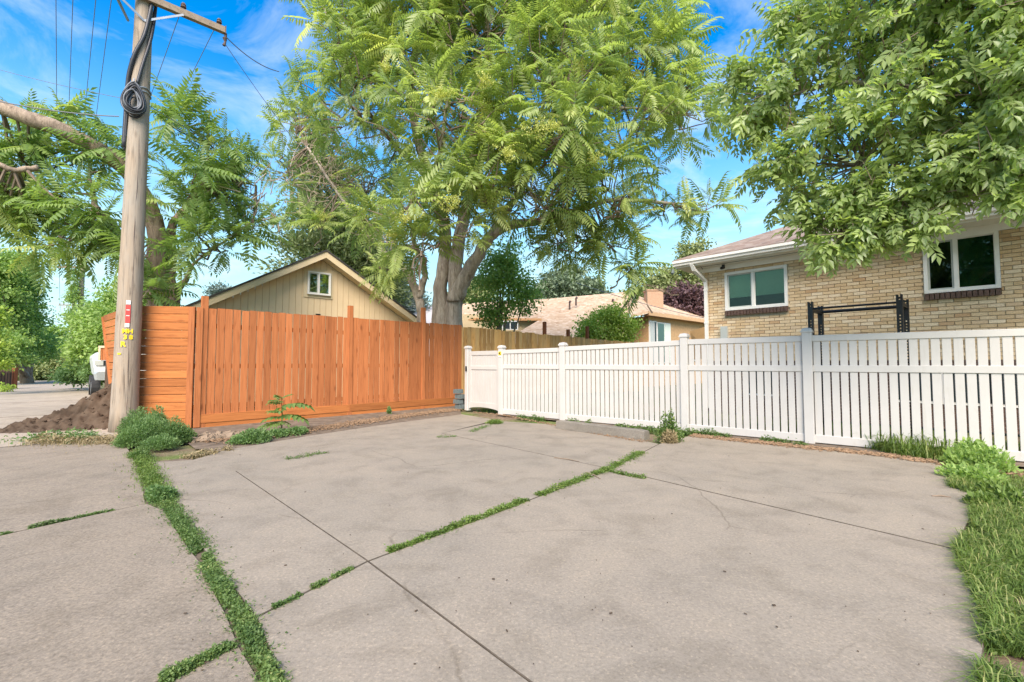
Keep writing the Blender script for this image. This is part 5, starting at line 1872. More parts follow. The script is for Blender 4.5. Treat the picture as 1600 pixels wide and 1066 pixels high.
# ------------------------------------------------------------------ near tree over the right side
rng = np.random.default_rng(5); random.seed(5)
rt = thing('ash_tree', Vector((8.6, 5.4, 0)), 'broad leafy tree reaching in over the white fence from the right', 'tree')
R_L = [('trunk', [Vector((8.6, 5.4, -0.05)), Vector((8.5, 5.35, 1.5)), Vector((8.45, 5.3, 3.0)), Vector((8.25, 5.3, 4.2)), Vector((7.9, 5.2, 5.4))], 0.22, 0.03),
       ('limb', [Vector((8.45, 5.3, 2.9)), Vector((7.3, 5.3, 3.25)), P(1590, 275, 5.3), P(1500, 290, 5.2), P(1440, 328, 5.2), P(1380, 352, 5.3), P(1330, 372, 5.4)], 0.10, 0.012),
       ('limb', [P(1570, 279, 5.3), P(1480, 272, 5.3), P(1400, 268, 5.4), P(1340, 260, 5.6)], 0.04, 0.01),
       ('limb', [Vector((8.4, 5.3, 3.4)), P(1620, 200, 5.0), P(1540, 160, 5.0), P(1440, 140, 5.3), P(1320, 130, 5.8), P(1230, 150, 6.1)], 0.09, 0.012),
       ('limb', [Vector((8.2, 5.3, 4.2)), P(1600, 60, 4.9), P(1520, 20, 5.0), P(1420, 10, 5.4), P(1330, 30, 5.8)], 0.08, 0.012)]
sam = []
for nm, pts, r0, r1 in R_L:
    path, rad = limb(pts, r0, r1, wob=0.012)
    mb = MB(); mb.tube(path, rad, 10); mb.build(nm, M['bark'], rt, smooth=True)
    sam += path
SPR = np.array([tuple(p) for p in sam])
RB = [(1215, 150, 6.1, 0.6), (1170, 185, 6.2, 0.42), (1150, 120, 6.3, 0.3), (1290, 80, 5.9, 0.75), (1400, 60, 5.5, 0.9), (1520, 60, 5.0, 0.95), (1290, 210, 5.7, 0.6), (1400, 190, 5.3, 0.75), (1510, 180, 4.8, 0.75),
      (1585, 130, 4.6, 0.65), (1245, 305, 5.8, 0.30), (1215, 255, 5.9, 0.34), (1275, 350, 5.7, 0.2), (1340, 352, 5.4, 0.2), (1385, 350, 5.3, 0.14), (1475, 295, 5.0, 0.2), (1540, 265, 4.8, 0.22), (1320, 320, 5.5, 0.34), (1300, 385, 5.5, 0.17), (1400, 320, 5.2, 0.22), (1435, 358, 5.1, 0.10), (1490, 255, 4.9, 0.4), (1580, 250, 4.6, 0.32),
      (1590, 300, 4.5, 0.16), (1350, -40, 5.6, 0.8), (1500, -50, 5.0, 0.9), (1610, 20, 4.5, 0.8), (1350, 375, 5.4, 0.10), (1370, 290, 5.3, 0.4), (1240, 30, 6.0, 0.35), (1620, 230, 4.6, .4),
      (1720, 90, 5.0, 0.9), (1840, 150, 5.2, 0.9), (1800, -40, 5.2, 1.0), (1950, 0, 5.4, 1.1), (2060, 120, 5.6, 0.9)]
pos, dr, ln, tn = [], [], [], []
tw = MB()
for (x, y, Y, r) in RB:
    c = np.array(P(x, y, Y))
    n = max(12, int(98 * r ** 1.7)) if r > 0.5 else max(12, int(150 * r ** 1.6))
    tips, outw = blob_points(n, c, (r, r * 1.25, r * 0.85), 0.2)
    for tip, o in zip(tips, outw):
        tone_c = np.clip(rng.normal(0.42, 0.18), 0, 1)
        ax = unit(o * 0.7 + rng.normal(0, 0.45, 3) + np.array([-0.25, -0.1, -0.15]))
        for j in range(rng.integers(3, 6)):
            d = ax + rng.normal(0, 0.55, 3) + np.array([0, 0, -0.25])
            pos.append(tip - ax * 0.07 * j + rng.normal(0, 0.012, 3)); dr.append(d); ln.append(rng.uniform(0.17, 0.32)); tn.append(np.clip(tone_c + rng.normal(0, 0.08), 0, 1))
        dd = ((SPR - tip) ** 2).sum(1); q = SPR[np.argmin(dd)]
        m1 = tip - ax * 0.28
        mid = (m1 + q) / 2 + rng.normal(0, 0.04, 3)
        if rng.random() < 0.45:
            tw.tube([Vector(q), Vector(mid), Vector(m1), Vector(tip)], [0.009, 0.007, 0.005, 0.003], 4, cap=False)
        else:
            tw.tube([Vector(m1), Vector(tip)], [0.005, 0.003], 4, cap=False)
pos, dr, ln, tn = np.array(pos), np.array(dr), np.array(ln), np.array(tn)
px = 800 + F * pos[:, 0] / np.maximum(pos[:, 1], .1); py = 568 - F * (pos[:, 2] - CAMH) / np.maximum(pos[:, 1], .1)
order = np.argsort(np.where((px < 1600) & (py > 0), pos[:, 1], 99))
single = order[:260]
mask = np.ones(len(pos), bool); mask[single] = False
V_, T_, t_ = fronds(ASH, pos[mask], dr[mask], ln[mask], tn[mask], roll=0.6)
tag(np_build('crown', V_, T_, M['ash'], rt, t_), kind='stuff')
var = [np_mesh('leaf', tv, tt, M['ash'], np.clip(tone + rng.normal(0, 0.05, len(tt)), 0, 1)) for tv, tt in ASH for tone in (0.25, 0.42, 0.6)]
B = basis(dr[single], np.tile(np.array([0, 0, 1.0]), (len(single), 1)) + rng.normal(0, 0.6, (len(single), 3)))
for k, i in enumerate(single):
    m4 = Matrix.Identity(4)
    for r_ in range(3):
        for c_ in range(3): m4[r_][c_] = B[k][r_][c_] * ln[i]
        m4[r_][3] = pos[i][r_]
    put('leaf', var[int(rng.integers(0, len(var)))], rt, m4)
tag(tw.build('twigs', M['twig'], rt), kind='stuff')


# ------------------------------------------------------------------ other trees and shrubs
def leafy(name, label, cat, base, blobs, mat, L, Wd, dens, seed, trunk=None, group=None, droop=0.0, conif=False, bark='bark2'):
    """crown of leaf clumps; base = (x, Y) photo column and distance of the foot"""
    global rng
    rng = np.random.default_rng(seed)
    bx, bY = base
    b = P(bx, 560, bY); b.z = 0
    t = thing(name, b, label, cat, group)
    parts = []
    stems = MB()
    for bl in blobs:
        x, y, Y, r = bl[:4]
        rz = bl[4] if len(bl) > 4 else r
        c = np.array(P(x, y, Y))
        nc = max(5, int(16 * (r * rz) ** 0.75 / max(0.25, L * 2.2)))
        tips, outw = blob_points(nc, c, (r, r, rz), 0.35)
        for tip, o in zip(tips, outw):
            n = int(dens * rng.uniform(0.6, 1.4))
            sg_ = 0.16 * (r * rz) ** 0.25 + L * 0.7
            pp = tip + rng.normal(0, sg_, (n, 3)) * np.array([1, 1, 0.6])
            if conif:
                d = o * np.array([1, 1, 0.2]) + np.array([0, 0, 0.35]) + rng.normal(0, 0.45, (n, 3))
            else:
                d = o * 0.6 + rng.normal(0, 0.7, (n, 3)) + np.array([0, 0, -droop])
            tone = np.clip(rng.normal(0.4, 0.16) + rng.normal(0, 0.12, n), 0, 1)
            parts.append(leaves(pp, d, L * rng.uniform(0.7, 1.3, n), Wd * rng.uniform(0.7, 1.3, n), tone))
        if trunk:
            stems.tube([b + Vector((0, 0, 0.3)), (b + Vector(c)) / 2 + Vector((0, 0, 0.3)), Vector(c)], [trunk * 0.6, trunk * 0.4, trunk * 0.1], 6)
    V_, T_, t_ = merge(parts)
    tag(np_build('crown', V_, T_, M[mat], t, t_), kind='stuff')
    if trunk:
        mb = MB(); top = np.array(P(*blobs[0][:3]))
        mb.tube([b - Vector((0, 0, .05)), b.lerp(Vector(top), 0.35) , Vector(top)], [trunk, trunk * 0.75, trunk * 0.3], 10); mb.build('trunk', M[bark], t, smooth=True)
        stems.build('branches', M[bark], t, smooth=True)
    return t


leafy('conifer_tree', 'tall grey-green cypress behind the tan garage', 'tree', (520, 21), [(512, 420, 21, 2.2, 1.6), (510, 360, 21, 1.8, 1.8), (505, 300, 21, 1.35, 1.7), (500, 245, 21, 0.9, 1.4), (560, 420, 21.5, 1.6, 1.5), (545, 370, 21.5, 1.2, 1.4), (590, 455, 21.5, 1.2, 1.2)], 'conifer', 0.20, 0.045, 85, 41, 0.25, conif=True)
leafy('spruce_tree', 'bluish spruce between the garage roof and the large trunk', 'tree', (612, 30), [(612, 470, 30, 1.4, 1.2), (610, 435, 30, 1.1, 1.3), (608, 405, 30, 0.7, 1.2), (640, 470, 32, 1.2, 1.2)], 'spruce', 0.24, 0.05, 90, 42, 0.2, conif=True)
leafy('leafy_tree', 'small dark leafy tree with a slim trunk beside the large grey trunk', 'tree', (777, 16.5), [(782, 455, 16.5, 1.1, 0.9), (778, 420, 16.5, 0.7, 0.7), (800, 430, 16.7, 0.7, 0.8), (765, 490, 16.3, 0.6, 0.5), (820, 470, 16.8, 0.6, 0.5), (790, 395, 16.6, 0.5, 0.5)], 'bg_green', 0.11, 0.04, 38, 43, 0.11)
leafy('olive_tree', 'grey-green rounded tree above the tan house roof', 'tree', (885, 42), [(885, 460, 42, 2.6, 1.8), (860, 465, 42, 1.8, 1.4), (915, 462, 42, 1.8, 1.4), (880, 440, 43, 1.8, 1.2)], 'olive', 0.34, 0.10, 110, 44, 0.3)
leafy('pale_tree', 'pale green airy tree behind the tan house chimney', 'tree', (1060, 46), [(1055, 440, 46, 2.6, 2.0), (1090, 430, 46, 2.0, 1.8), (1030, 450, 46, 1.5, 1.2), (1085, 395, 46, 1.2, 1.2), (1000, 470, 46, 2, 1)], 'bg_pale', 0.36, 0.10, 60, 45, 0.25)
leafy('plum_tree', 'dark purple leaved tree beside the brick house corner', 'tree', (1080, 30), [(1075, 468, 30, 1.7, 1.2), (1095, 480, 30, 1.4, 1.1), (1050, 478, 30.5, 1.0, 0.7), (1075, 490, 29.8, 1.8, 0.7), (1110, 500, 29.8, 1.4, 0.7)], 'plum', 0.22, 0.06, 70, 46, 0.15)
leafy('lime_shrub', 'light green shrub in front of the tan house, above the brown fence', 'shrub', (945, 19.5), [(945, 510, 19.5, 0.95, 0.65), (920, 518, 19.4, 0.6, 0.4), (970, 512, 19.6, 0.75, 0.55), (955, 492, 19.5, 0.5, 0.35), (945, 545, 19.5, 1.0, 0.6)], 'bg_lime', 0.12, 0.035, 70, 47, 0.05)
leafy('pale_tree', 'pale tree glimpsed left of the slim trunked tree', 'tree', (735, 48), [(735, 470, 48, 2.4, 1.8), (715, 480, 48, 1.5, 1.2), (750, 455, 48, 1.5, 1.2)], 'bg_pale', 0.36, 0.10, 70, 48, 0.2)
leafy('spruce_tree', 'small spruce tip above the left garage eave', 'tree', (345, 34), [(345, 458, 34, 0.55, 0.5), (345, 480, 34, 0.9, 0.8)], 'spruce', 0.24, 0.05, 70, 49, 0.12, conif=True)
# along the alley
leafy('alley_tree', 'large leafy tree massed on the left side of the alley', 'tree', (45, 27), [(15, 445, 27, 1.3, 1.3), (10, 490, 26, 1.5, 1.4), (38, 490, 28, 1.0, 1.3), (28, 540, 27, 1.3, 1.0), (55, 540, 29, 1.0, 0.9), (-5, 430, 25, 1.2, 1.4), (30, 445, 27.5, 0.7, 0.7), (36, 415, 27, 0.5, 0.6), (5, 545, 25, 1.2, 0.9)], 'bg_green', 0.16, 0.05, 95, 50, 0.3)
leafy('alley_tree', 'farther leafy tree closing the left side of the alley', 'tree', (92, 36), [(80, 555, 36, 1.4, 1.0), (98, 568, 37, 1.4, 0.9), (65, 560, 36, 1.4, 1.0), (75, 530, 38, 1.0, 1.0)], 'bg_green', 0.27, 0.08, 70, 51, 0.2)
leafy('alley_tree', 'leafy tree on the right side of the alley behind the slatted fence', 'tree', (150, 19), [(165, 510, 19, 0.8, 0.8), (150, 545, 19, 0.65, 0.6), (175, 540, 18.5, 0.8, 0.8), (182, 490, 19.5, 0.8, 0.8), (200, 505, 18.5, 0.9, 1.0), (145, 515, 20, 0.45, 0.5), (205, 470, 19, 0.8, 0.8), (133, 560, 19.5, 0.35, 0.4)], 'bg_green', 0.14, 0.045, 110, 52, 0.16)
leafy('vine_mass', 'vines climbing the distant utility pole', 'vine', (121, 33.5), [(118, 440, 33.7, 0.2, 1.0), (116, 468, 33.7, 0.3, 0.9), (121, 495, 33.7, 0.6, 0.7)], 'bg_green', 0.14, 0.045, 60, 53)
leafy('alley_bush', 'rounded green bush at the foot of the right alley trees', 'bush', (125, 20), [(128, 582, 20, 0.5, 0.4), (145, 575, 19.5, 0.6, 0.5), (165, 580, 18.5, 0.55, 0.45), (112, 586, 21, 0.4, 0.3)], 'weed_blue', 0.13, 0.04, 130, 54)
leafy('alley_bush', 'yellowish green undergrowth across the far end of the alley', 'bush', (85, 36), [(85, 575, 36, 1.8, 1.0), (60, 585, 35, 1.4, 0.8), (110, 580, 37, 1.4, 0.9), (35, 585, 33, 1.4, 0.9), (95, 555, 38, 1.6, 1.0), (130, 570, 36, 1.4, 1.2)], 'bg_pale', 0.22, 0.06, 120, 55)
leafy('lime_shrub', 'bright yellow-green shrub at the left edge of the photo', 'shrub', (-8, 17), [(-16, 495, 17, 0.3, 0.35), (-14, 545, 17, 0.3, 0.3), (-6, 568, 17, 0.25, 0.2), (-30, 520, 17, 0.5, 0.8)], 'bg_lime', 0.13, 0.045, 60, 56, 0.05)
leafy('low_bush', 'low lime green plant at the foot of the dark fence', 'bush', (5, 19), [(-4, 606, 19, 0.25, 0.12), (8, 607, 19, 0.2, 0.08)], 'bg_lime', 0.08, 0.025, 50, 57)
df = thing('dark_fence', P(8, 600, 20.5), 'short dark brown board fence at the left edge down the alley', 'fence')
a, b = P(-25, 606, 20.0), P(24, 606, 21.5)
a.z = b.z = 0
for i in range(11):
    q = a.lerp(b, i / 10)
    put('board', zbox(0.15, 0.03, P(10, 577, 20.8).z, M['darkfence'], 'board'), df, Matrix.Translation(q))
put('post', zbox(0.14, 0.14, P(24, 574, 21.4).z, M['redpost'], 'post'), df, Matrix.Translation(b + Vector((0.05, -0.1, 0))))


# ------------------------------------------------------------------ weeds and grass
def blades(pos, L, W0, lean, tones, n_seg=2):
    """grass blades bending over: strips of n_seg quads drawn as triangles"""
    n = len(pos)
    az = rng.random(n) * 6.283
    h = np.stack([np.cos(az), np.sin(az), np.zeros(n)], axis=1)
    side = np.stack([-np.sin(az), np.cos(az), np.zeros(n)], axis=1)
    L = np.broadcast_to(L, (n,))[:, None]; ln_ = np.broadcast_to(lean, (n,))[:, None]; w = np.broadcast_to(W0, (n,))[:, None]
    z = np.array([[0, 0, 1.0]])
    p1 = pos + (z * 0.55 + h * 0.25 * ln_) * L
    p2 = pos + (z * (0.95 - 0.45 * ln_) + h * 0.8 * ln_) * L
    V = np.stack([pos - side * w, pos + side * w, p1 - side * w * 0.8, p1 + side * w * 0.8, p2], axis=1).reshape(-1, 3)
    b = np.arange(n)[:, None] * 5
    T = np.stack([b + [0, 1, 3], b + [0, 3, 2], b + [2, 3, 4]], axis=1).reshape(-1, 3)
    return V, T, np.repeat(np.clip(tones, 0, 1), 3)


def along(pts, n, width, z=0.0):
    """random points along a ground polyline"""
    pts = [np.array((p.x, p.y)) for p in pts]
    seg = [np.linalg.norm(b - a) for a, b in zip(pts[:-1], pts[1:])]
    cs = np.cumsum([0] + seg)
    s = rng.random(n) * cs[-1]
    i = np.clip(np.searchsorted(cs, s) - 1, 0, len(seg) - 1)
    t = (s - cs[i]) / np.array(seg)[i]
    A_ = np.array(pts)[i]; B_ = np.array(pts)[i + 1]
    p = A_ + (B_ - A_) * t[:, None]
    d = (B_ - A_) / np.linalg.norm(B_ - A_, axis=1, keepdims=True)
    nrm = np.stack([-d[:, 1], d[:, 0]], axis=1)
    w = width(s / cs[-1]) if callable(width) else width
    p = p + nrm * (rng.normal(0, 0.5, n) * w)[:, None]
    return np.column_stack([p, np.full(n, z)]), s / cs[-1]


def mat_weed(pos, L, Wd, hmax, tone_mu=0.4, flat=0.5):
    """low creeping leaves"""
    n = len(pos)
    pp = pos + np.column_stack([np.zeros((n, 2)), rng.random(n) ** 1.6 * hmax])
    d = rng.normal(0, 1, (n, 3)) * np.array([1, 1, flat]) + np.array([0, 0, 0.25])
    return leaves(pp, d, L * rng.uniform(0.6, 1.4, n), Wd * rng.uniform(0.6, 1.4, n), tone_mu + rng.normal(0, 0.18, n), roll=0.5)


rng = np.random.default_rng(77)


def clumpy(pos, s, freq, thr, seed):
    """drop points so that the growth comes in clumps along the line"""
    r = np.random.default_rng(seed); t = r.random(256)
    x = s * freq; i = np.floor(x).astype(int); f = x - i
    v = t[i % 256] * (1 - f) + t[(i + 1) % 256] * f
    return pos[v > thr], v[v > thr]


def weed_strip(name, label, pts, n, width, h, thr=0.2, freq=14, seed=1, mat='weed', L=0.028, blade=0.25, cat='weeds'):
    global rng
    rng = np.random.default_rng(seed)
    p, s = along(pts, n, width, -0.03)
    ctr, s2 = along(pts, n // 22, (lambda q: (width(q) if callable(width) else width) * 2.6), -0.03)
    p = np.concatenate([p, ctr]); s = np.concatenate([s, s2])
    p, v = clumpy(p, s, freq, thr, seed)
    sh = rng.permutation(len(p)); p, v = p[sh], v[sh]
    patch = vnoise(p[:, 0], p[:, 1], 9.0, seed + 50)
    keep_ = patch > 0.15; p, v, patch = p[keep_], v[keep_], patch[keep_]
    k = int(len(p) * blade)
    hh = h * (0.35 + 1.0 * patch[k:])
    parts = [mat_weed(p[k:], L, L * 0.3, hh, 0.18 + 0.5 * vnoise(p[k:, 0], p[k:, 1], 6.0, seed + 51))]
    parts[0][0][:, 2] += 0.02
    if k > 3:
        parts.append(blades(p[:k], h * rng.uniform(0.6, 1.6, k), 0.0025, rng.uniform(0.3, 1.0, k), rng.normal(0.5, 0.2, k)))
    V_, T_, t_ = merge(parts)
    o = np_build(name, V_, T_, M[mat], None, t_)
    tag(o, label, cat, kind='stuff')
    return o


weed_strip('joint_weeds', 'thick weeds filling the joint between alley and pad', [G(437, 1085), G(391, 985), G(338, 905), G(312, 855), G(281, 812), G(258, 778)], 32000, lambda s: 0.014 + 0.042 * s + 0.026 * np.abs(np.sin(s * 17 + 2 * np.sin(s * 31))) , 0.04, 0.08, 16, 3, L=0.0145, blade=0.35)
weed_strip('joint_weeds', 'dry yellow-green weeds at the far end of the alley joint', [G(262, 780), G(238, 752), G(224, 722), G(215, 706)], 9000, 0.10, 0.06, 0.12, 7, 4, 'grass', L=0.018, blade=0.5)
weed_strip('joint_weeds', 'weeds in the near alley cross joint at the bottom left', [G(252, 1066), G(318, 1030), G(392, 992)], 9000, 0.022, 0.03, 0.08, 9, 5, L=0.012)
weed_strip('joint_weeds', 'green weeds along the long diagonal pad joint', [CR.lerp(j2e, 0.05) + Vector((-0.012, 0.008, 0)), j2e + Vector((-0.02, 0.012, 0)), G(1003, 707)], 26000, lambda s: 0.02 + 0.055 * s, 0.04, 0.12, 26, 6, 'grass', L=0.018, blade=0.5)
weed_strip('joint_weeds', 'weeds in the joint between slab corner and alley weeds', [G(425, 952), G(480, 925), G(550, 888)], 4500, 0.016, 0.025, 0.3, 9, 7, L=0.013)
weed_strip('joint_weeds', 'short weedy joint branching right from the diagonal joint', [G(940, 733), G(975, 742), G(1008, 748)], 1800, 0.035, 0.04, 0.1, 6, 8, 'grass', L=0.02, blade=0.5)
weed_strip('joint_weeds', 'sparse weeds in the far alley joint at left', [G(0, 836), G(60, 822), G(150, 802), G(190, 795)], 3000, 0.016, 0.03, 0.5, 8, 9, L=0.014)
weed_strip('joint_weeds', 'scattered weed tufts in the joint before the orange fence', [G(424, 721), G(470, 714), G(520, 705), G(592, 690), G(640, 686), G(720, 682), G(780, 658)], 6500, 0.07, 0.04, 0.5, 11, 12, L=0.02, blade=0.5)
weed_strip('edge_weeds', 'straggly weeds along the foot of the white fence', [G(800, 652), G(880, 660), G(960, 668), G(1040, 676), G(1100, 678), G(1180, 688), G(1260, 697)], 9000, 0.07, 0.09, 0.32, 16, 11, 'weed', L=0.035, blade=0.35)
weed_strip('edge_weeds', 'dry grass at the foot of the leaning pole', [G(60, 690), G(120, 690), G(180, 690), G(210, 690)], 3800, 0.28, 0.10, 0.25, 6, 14, 'dry', L=0.04, blade=0.6)
weed_strip('edge_weeds', 'dry brown weeds in front of the mulch by the pole bush', [G(290, 716), G(330, 708), G(360, 702)], 1300, 0.09, 0.07, 0.2, 4, 15, 'dry', L=0.03, blade=0.5)
weed_strip('edge_weeds', 'green creepers at the toe of the soil heap', [G(60, 684), G(105, 688), G(165, 684)], 1800, 0.35, 0.12, 0.3, 5, 16, 'weed_blue', L=0.05, blade=0.3)


# grass strip on the right
rng = np.random.default_rng(90)
poly = [G(1520, 770), G(1530, 820), G(1500, 858), G(1525, 910), G(1552, 975), G(1545, 1066), G(1560, 1180)]


def edge_x(y):
    ys_ = np.array([p.y for p in poly]); xs_ = np.array([p.x for p in poly])
    o = np.argsort(ys_)
    return np.interp(y, ys_[o], xs_[o])


n = 110000
yy = rng.uniform(0.9, 4.6, n)
xx = edge_x(yy) + np.abs(rng.normal(0, 1, n)) * 0.55 - 0.06 * rng.random(n)
pos = np.column_stack([xx, yy, np.full(n, -0.03)])
dens_ = vnoise(xx, yy, 3.5, 17)
pos = pos[dens_ > 0.36]
n = len(pos); k = int(n * 0.55)
V_, T_, t_ = merge([blades(pos[:k], rng.uniform(0.04, 0.12, k), 0.0022, rng.uniform(0.5, 1.4, k), 0.12 + 0.62 * vnoise(pos[:k, 0], pos[:k, 1], 4.0, 23) + rng.normal(0, 0.2, k)), mat_weed(pos[k:], 0.024, 0.007, 0.06), blades(pos[:k:9], rng.uniform(0.10, 0.2, len(pos[:k:9])), 0.0024, rng.uniform(0.6, 1.6, len(pos[:k:9])), rng.normal(0.7, 0.25, len(pos[:k:9])))])
tag(np_build('grass', V_, T_, M['grass'], None, t_), 'overgrown green grass and weeds along the right edge of the pad', 'grass', kind='stuff')

# lawn seen between the pickets
n = 16000
s_r = rng.uniform(-1, 9, n); d_r = rng.uniform(0.15, 1.9, n)
pos = np.array([tuple(fp(s_, -d_, -0.04)) for s_, d_ in zip(s_r, d_r)])
V_, T_, t_ = blades(pos, rng.uniform(0.06, 0.16, n), 0.005, rng.uniform(0.3, 1.0, n), rng.normal(0.45, 0.22, n))
tag(np_build('lawn', V_, T_, M['grass'], None, t_), 'yard grass behind the white fence', 'grass', kind='stuff')


def bushy(name, label, cat, spots, mat, L, Wd, n, seed, stems=True, group=None):
    """weed clumps: spots = (x, y foot pixel, radius, height)"""
    global rng
    rng = np.random.default_rng(seed)
    b = G(spots[0][0], spots[0][1])
    t = thing(name, b, label, cat, group)
    parts, st = [], MB()
    for (x, y, r, h) in spots:
        c = np.array(G(x, y))
        m = int(n * r * h / 0.06)
        d = sph(m); d[:, 2] = np.abs(d[:, 2])
        q = rng.random(m) ** 0.45
        lump = 0.8 + 0.4 * vnoise(d[:, 0] * 2 + 3, d[:, 1] * 2 + d[:, 2] * 2, 1.6, seed)
        pp = c + d * np.array([r, r, h]) * (q * lump)[:, None]
        dd = d * 0.7 + rng.normal(0, 0.5, (m, 3)) + np.array([0, 0, 0.4])
        parts.append(leaves(pp, dd, L * rng.uniform(0.6, 1.4, m), Wd * rng.uniform(0.6, 1.4, m), np.clip(0.30 + 0.35 * vnoise(pp[:, 0], pp[:, 2] + pp[:, 1], 9, seed + 1) + rng.normal(0, 0.14, m), 0, 1)))
        for i in range(int(18 * r / 0.3)):
            dv = sph(1)[0]; dv[2] = abs(dv[2]) + 0.3
            e = c + dv / np.linalg.norm(dv) * np.array([r, r, h]) * 0.9
            st.tube([Vector(c), Vector((c + e) / 2 + np.array([0, 0, 0.04])), Vector(e)], [0.005, 0.004, 0.002], 4, cap=False)
    V_, T_, t_ = merge(parts)
    tag(np_build('foliage', V_, T_, M[mat], t, t_), kind='stuff')
    if stems: st.build('stems', M['weed'] if mat != 'dry' else M['dry'], t)
    return t


bushy('weed_bush', 'big feathery blue-green weed bush at the foot of the pole', 'bush', [(230, 694, 0.30, 0.38), (203, 697, 0.18, 0.22), (268, 692, 0.22, 0.33), (290, 690, 0.13, 0.2), (250, 700, 0.22, 0.16), (215, 684, 0.24, 0.42), (244, 688, 0.16, 0.46)], 'weed_blue', 0.036, 0.005, 4600, 61)
bushy('weed_clump', 'small green weed clump before the pole bush', 'weeds', [(216, 714, 0.10, 0.07), (224, 710, 0.08, 0.06)], 'weed', 0.03, 0.008, 2600, 62)
bushy('weed_clump', 'dark round weed in the alley joint below the pole', 'weeds', [(250, 782, 0.09, 0.12), (243, 775, 0.07, 0.09), (262, 776, 0.06, 0.08)], 'weed_blue', 0.024, 0.009, 4200, 63)
bushy('weed_clump', 'spreading weeds against the orange fence beside the sapling', 'weeds', [(395, 690, 0.26, 0.17), (430, 682, 0.22, 0.10), (462, 678, 0.20, 0.10), (380, 692, 0.18, 0.10)], 'weed_blue', 0.035, 0.012, 2600, 64)
bushy('weed_clump', 'tall seeding weed by the post where the pad joint ends', 'weeds', [(1046, 690, 0.16, 0.12), (1043, 689, 0.19, 0.24), (1051, 689, 0.16, 0.30), (1042, 689, 0.10, 0.44), (1050, 690, 0.05, 0.5)], 'weed', 0.034, 0.011, 900, 65)
bushy('dry_tuft', 'straw coloured dry base of the tall weed', 'weeds', [(1046, 692, 0.11, 0.17)], 'dry', 0.05, 0.006, 3000, 66)
bushy('weed_clump', 'leafy weed at the right end of the white fence', 'weeds', [(1520, 722, 0.18, 0.26), (1545, 735, 0.2, 0.24), (1500, 728, 0.16, 0.18), (1528, 752, 0.2, 0.14), (1490, 745, 0.12, 0.10)], 'bg_green', 0.05, 0.015, 1100, 67)
bushy('weed_clump', 'low weeds on the lawn edge below the leafy weed', 'weeds', [(1560, 775, 0.18, 0.09), (1590, 790, 0.2, 0.10), (1535, 790, 0.1, 0.08)], 'grass', 0.05, 0.012, 2000, 68)
bushy('weed_clump', 'tiny weed at the foot of the orange fence middle', 'weeds', [(608, 646, 0.05, 0.16)], 'weed_blue', 0.03, 0.01, 3000, 69)
bushy('grass_tuft', 'bright grass tuft on the slab before the gate', 'grass', [(772, 662, 0.16, 0.05)], 'grass', 0.05, 0.006, 5000, 70)
# tall grass clump by the white fence
rng = np.random.default_rng(71)
gt = thing('grass_clump', G(1400, 712), 'bright long grass clump growing at the white fence', 'grass')
pos = []
for (x, y, r, n) in ((1385, 705, 0.12, 420), (1410, 709, 0.16, 520), (1440, 712, 0.16, 480), (1470, 716, 0.14, 360), (1425, 716, 0.12, 300)):
    c = np.array(G(x, y, -0.02)); pos.append(c + np.column_stack([rng.normal(0, r * .6, (n, 2)), np.zeros(n)]))
pos = np.concatenate(pos); n = len(pos)
V_, T_, t_ = blades(pos, rng.uniform(0.08, 0.24, n) * (1 + 0.9 * (rng.random(n) > 0.85)), 0.0055, rng.uniform(0.4, 1.4, n), rng.normal(0.5, 0.22, n))
tag(np_build('blade', V_, T_, M['grass'], gt, t_), kind='stuff')

# sapling in front of the orange fence
rng = np.random.default_rng(72)
sb_ = G(440, 674)
sp_ = thing('sapling', sb_, 'young bright green sapling with feathery leaves against the orange fence', 'sapling')
mb = MB(); top = P(440, 622, sb_.y - 0.02); mb.tube([sb_, sb_.lerp(top, .5) + Vector((0.01, 0, 0)), top], [0.012, 0.009, 0.005], 6); mb.build('stem', M['weed'], sp_)
svar = [np_mesh('leaf', tv, tt, M['weed'], np.full(len(tt), 0.62) + rng.normal(0, .12, len(tt))) for tv, tt in [frond_template(6, 0.42, 0.105, d, seed=90 + i, petiole=0.1) for i, d in enumerate((.25, .4, .35))]]
for (t_, az, L, el) in ((0.5, -8, 0.40, 0.1), (0.78, 5, 0.42, 0.25), (0.3, 190, 0.32, 0.0), (0.45, 215, 0.26, 0.1), (0.6, 200, 0.20, 0.2), (0.95, 150, 0.17, 0.5), (1.0, 30, 0.15, 0.7), (0.9, -110, 0.22, 0.3), (0.3, -40, 0.22, 0.1), (0.7, -70, 0.24, 0.2), (1.0, 260, 0.16, 0.6), (0.85, 230, 0.2, 0.3), (0.25, 240, 0.24, 0.1), (0.6, -120, 0.2, 0.2)):
    p = sb_.lerp(top, t_)
    d = np.array([[math.cos(math.radians(az)), math.sin(math.radians(az)), el]])
    Bm = basis(d, np.array([[0.0, 0.0, 1.0]]))[0] * L
    m4 = Matrix.Identity(4)
    for r_ in range(3):
        for c_ in range(3): m4[r_][c_] = Bm[r_][c_]
        m4[r_][3] = p[r_]
    put('leaf', random.choice(svar), sp_, m4)

# ------------------------------------------------------------------ mulch, sticks and litter
rng = np.random.default_rng(80); random.seed(80)


def chips(name, label, pts, n, width, mat, lo, hi, z=0.0, kind='stuff', cat='mulch'):
    p, s = along(pts, n, width, z)
    mb = MB()
    for q in p:
        a = random.uniform(0, 6.283); L = random.uniform(lo, hi)
        x_ = Vector((math.cos(a), math.sin(a), random.uniform(-.35, .35))).normalized(); y_ = x_.orthogonal().normalized(); z_ = x_.cross(y_)
        mb.box(Vector(q) + Vector((0, 0, random.uniform(0, 0.025))), (L, L * random.uniform(.12, .3) + .003, L * 0.12 + .002), (x_, y_, z_))
    o = mb.build(name, M[mat]); tag(o, label, cat, kind=kind); return o


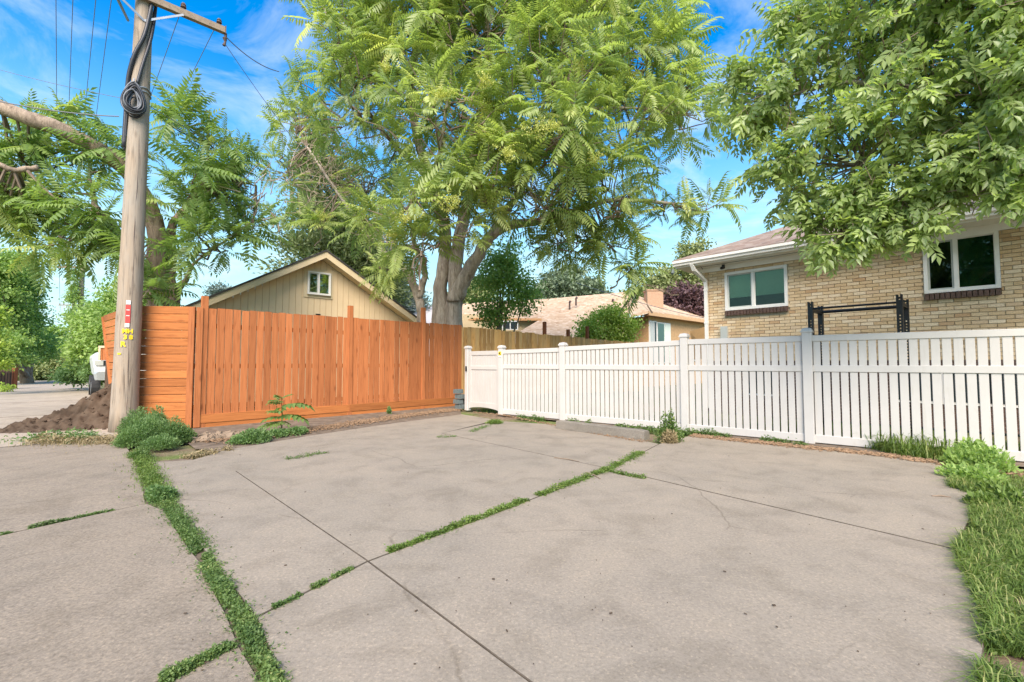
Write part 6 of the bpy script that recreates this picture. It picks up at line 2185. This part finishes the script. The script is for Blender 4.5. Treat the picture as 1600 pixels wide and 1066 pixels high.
bed = MB()
bp = [G(305, 700), G(350, 704), G(480, 683), G(600, 665), G(722, 649), O1 + ON * 0.0, O0 + ON * 0.0, G(292, 690)]
bed.add([Vector((p.x, p.y, -0.012)) for p in bp], [tuple(range(len(bp)))])
tag(bed.build('planting_bed', M['soil']), 'strip of bare mulched soil under the orange fence', kind='structure')
bed = MB()
bp = [fp(-0.1, -0.1), fp(fs(1600) + 2.5, -0.1), fp(fs(1600) + 2.5, 0.42), fp(fs(1300), 0.28), fp(fs(1075), 0.18), fp(fs(880), 0.16), fp(-0.1, 0.12)]
bed.add([Vector((p.x, p.y, -0.006)) for p in bp], [tuple(range(len(bp)))])
tag(bed.build('planting_bed', M['soil']), 'strip of soil and dry litter under the white fence', kind='structure')
chips('mulch', 'brown wood chips along the foot of the orange fence', [G(320, 690), G(420, 680), G(520, 667), G(620, 652), G(712, 640)], 4200, 0.30, 'mulch', 0.012, 0.045)
chips('dry_sticks', 'tangle of dry sticks at the foot of the orange fence corner', [G(300, 688), G(345, 684), G(375, 680)], 300, 0.20, 'stick', 0.10, 0.30, 0.0, cat='sticks')
chips('mulch', 'dry brown litter along the foot of the white fence', [G(1080, 681), G(1200, 694), G(1300, 704), G(1380, 712), G(1480, 726), G(1600, 742)], 2600, 0.13, 'mulch', 0.015, 0.05)
chips('mulch', 'dry litter before the gate and wheel stop', [G(740, 645), G(790, 650), G(860, 664), G(940, 680), G(1010, 692)], 700, 0.06, 'mulch', 0.01, 0.035)
# leaf litter specks on the slabs
mb = MB()
for i in range(110):
    x, y = random.uniform(250, 1480), 690 + 370 * random.random() ** 1.4
    q = G(x, y); a = random.uniform(0, 6.28); L = random.uniform(0.004, 0.007) if random.random() < 0.75 else random.uniform(0.008, 0.016)
    x_ = Vector((math.cos(a), math.sin(a), 0)); y_ = Vector((-math.sin(a), math.cos(a), 0))
    mb.box(q + Vector((0, 0, 0.006)), (L, L * random.uniform(.25, .7), 0.003), (x_, y_, UP))
tag(mb.build('litter', M['pile']), 'small bits of dry litter scattered over the pad', 'litter', kind='stuff')
# a few twigs lying on the pad
for (x0, y0, x1, y1, lab) in ((915, 739, 938, 749, 'thin dry twig lying by the weedy joint in mid pad'), (1456, 776, 1486, 778, 'thin dry twig on the slab near the right grass'), (866, 716, 905, 722, 'reddish twig on the slab below the wheel stop')):
    a, b = G(x0, y0), G(x1, y1)
    mb = MB(); mb.tube([a + Vector((0, 0, .006)), (a + b) / 2 + Vector((0.01, 0.01, 0.010)), b + Vector((0, 0, .006))], [0.005, 0.006, 0.003], 5)
    tag(mb.build('twig', M['stick'], None, loc=a), lab, 'twig')
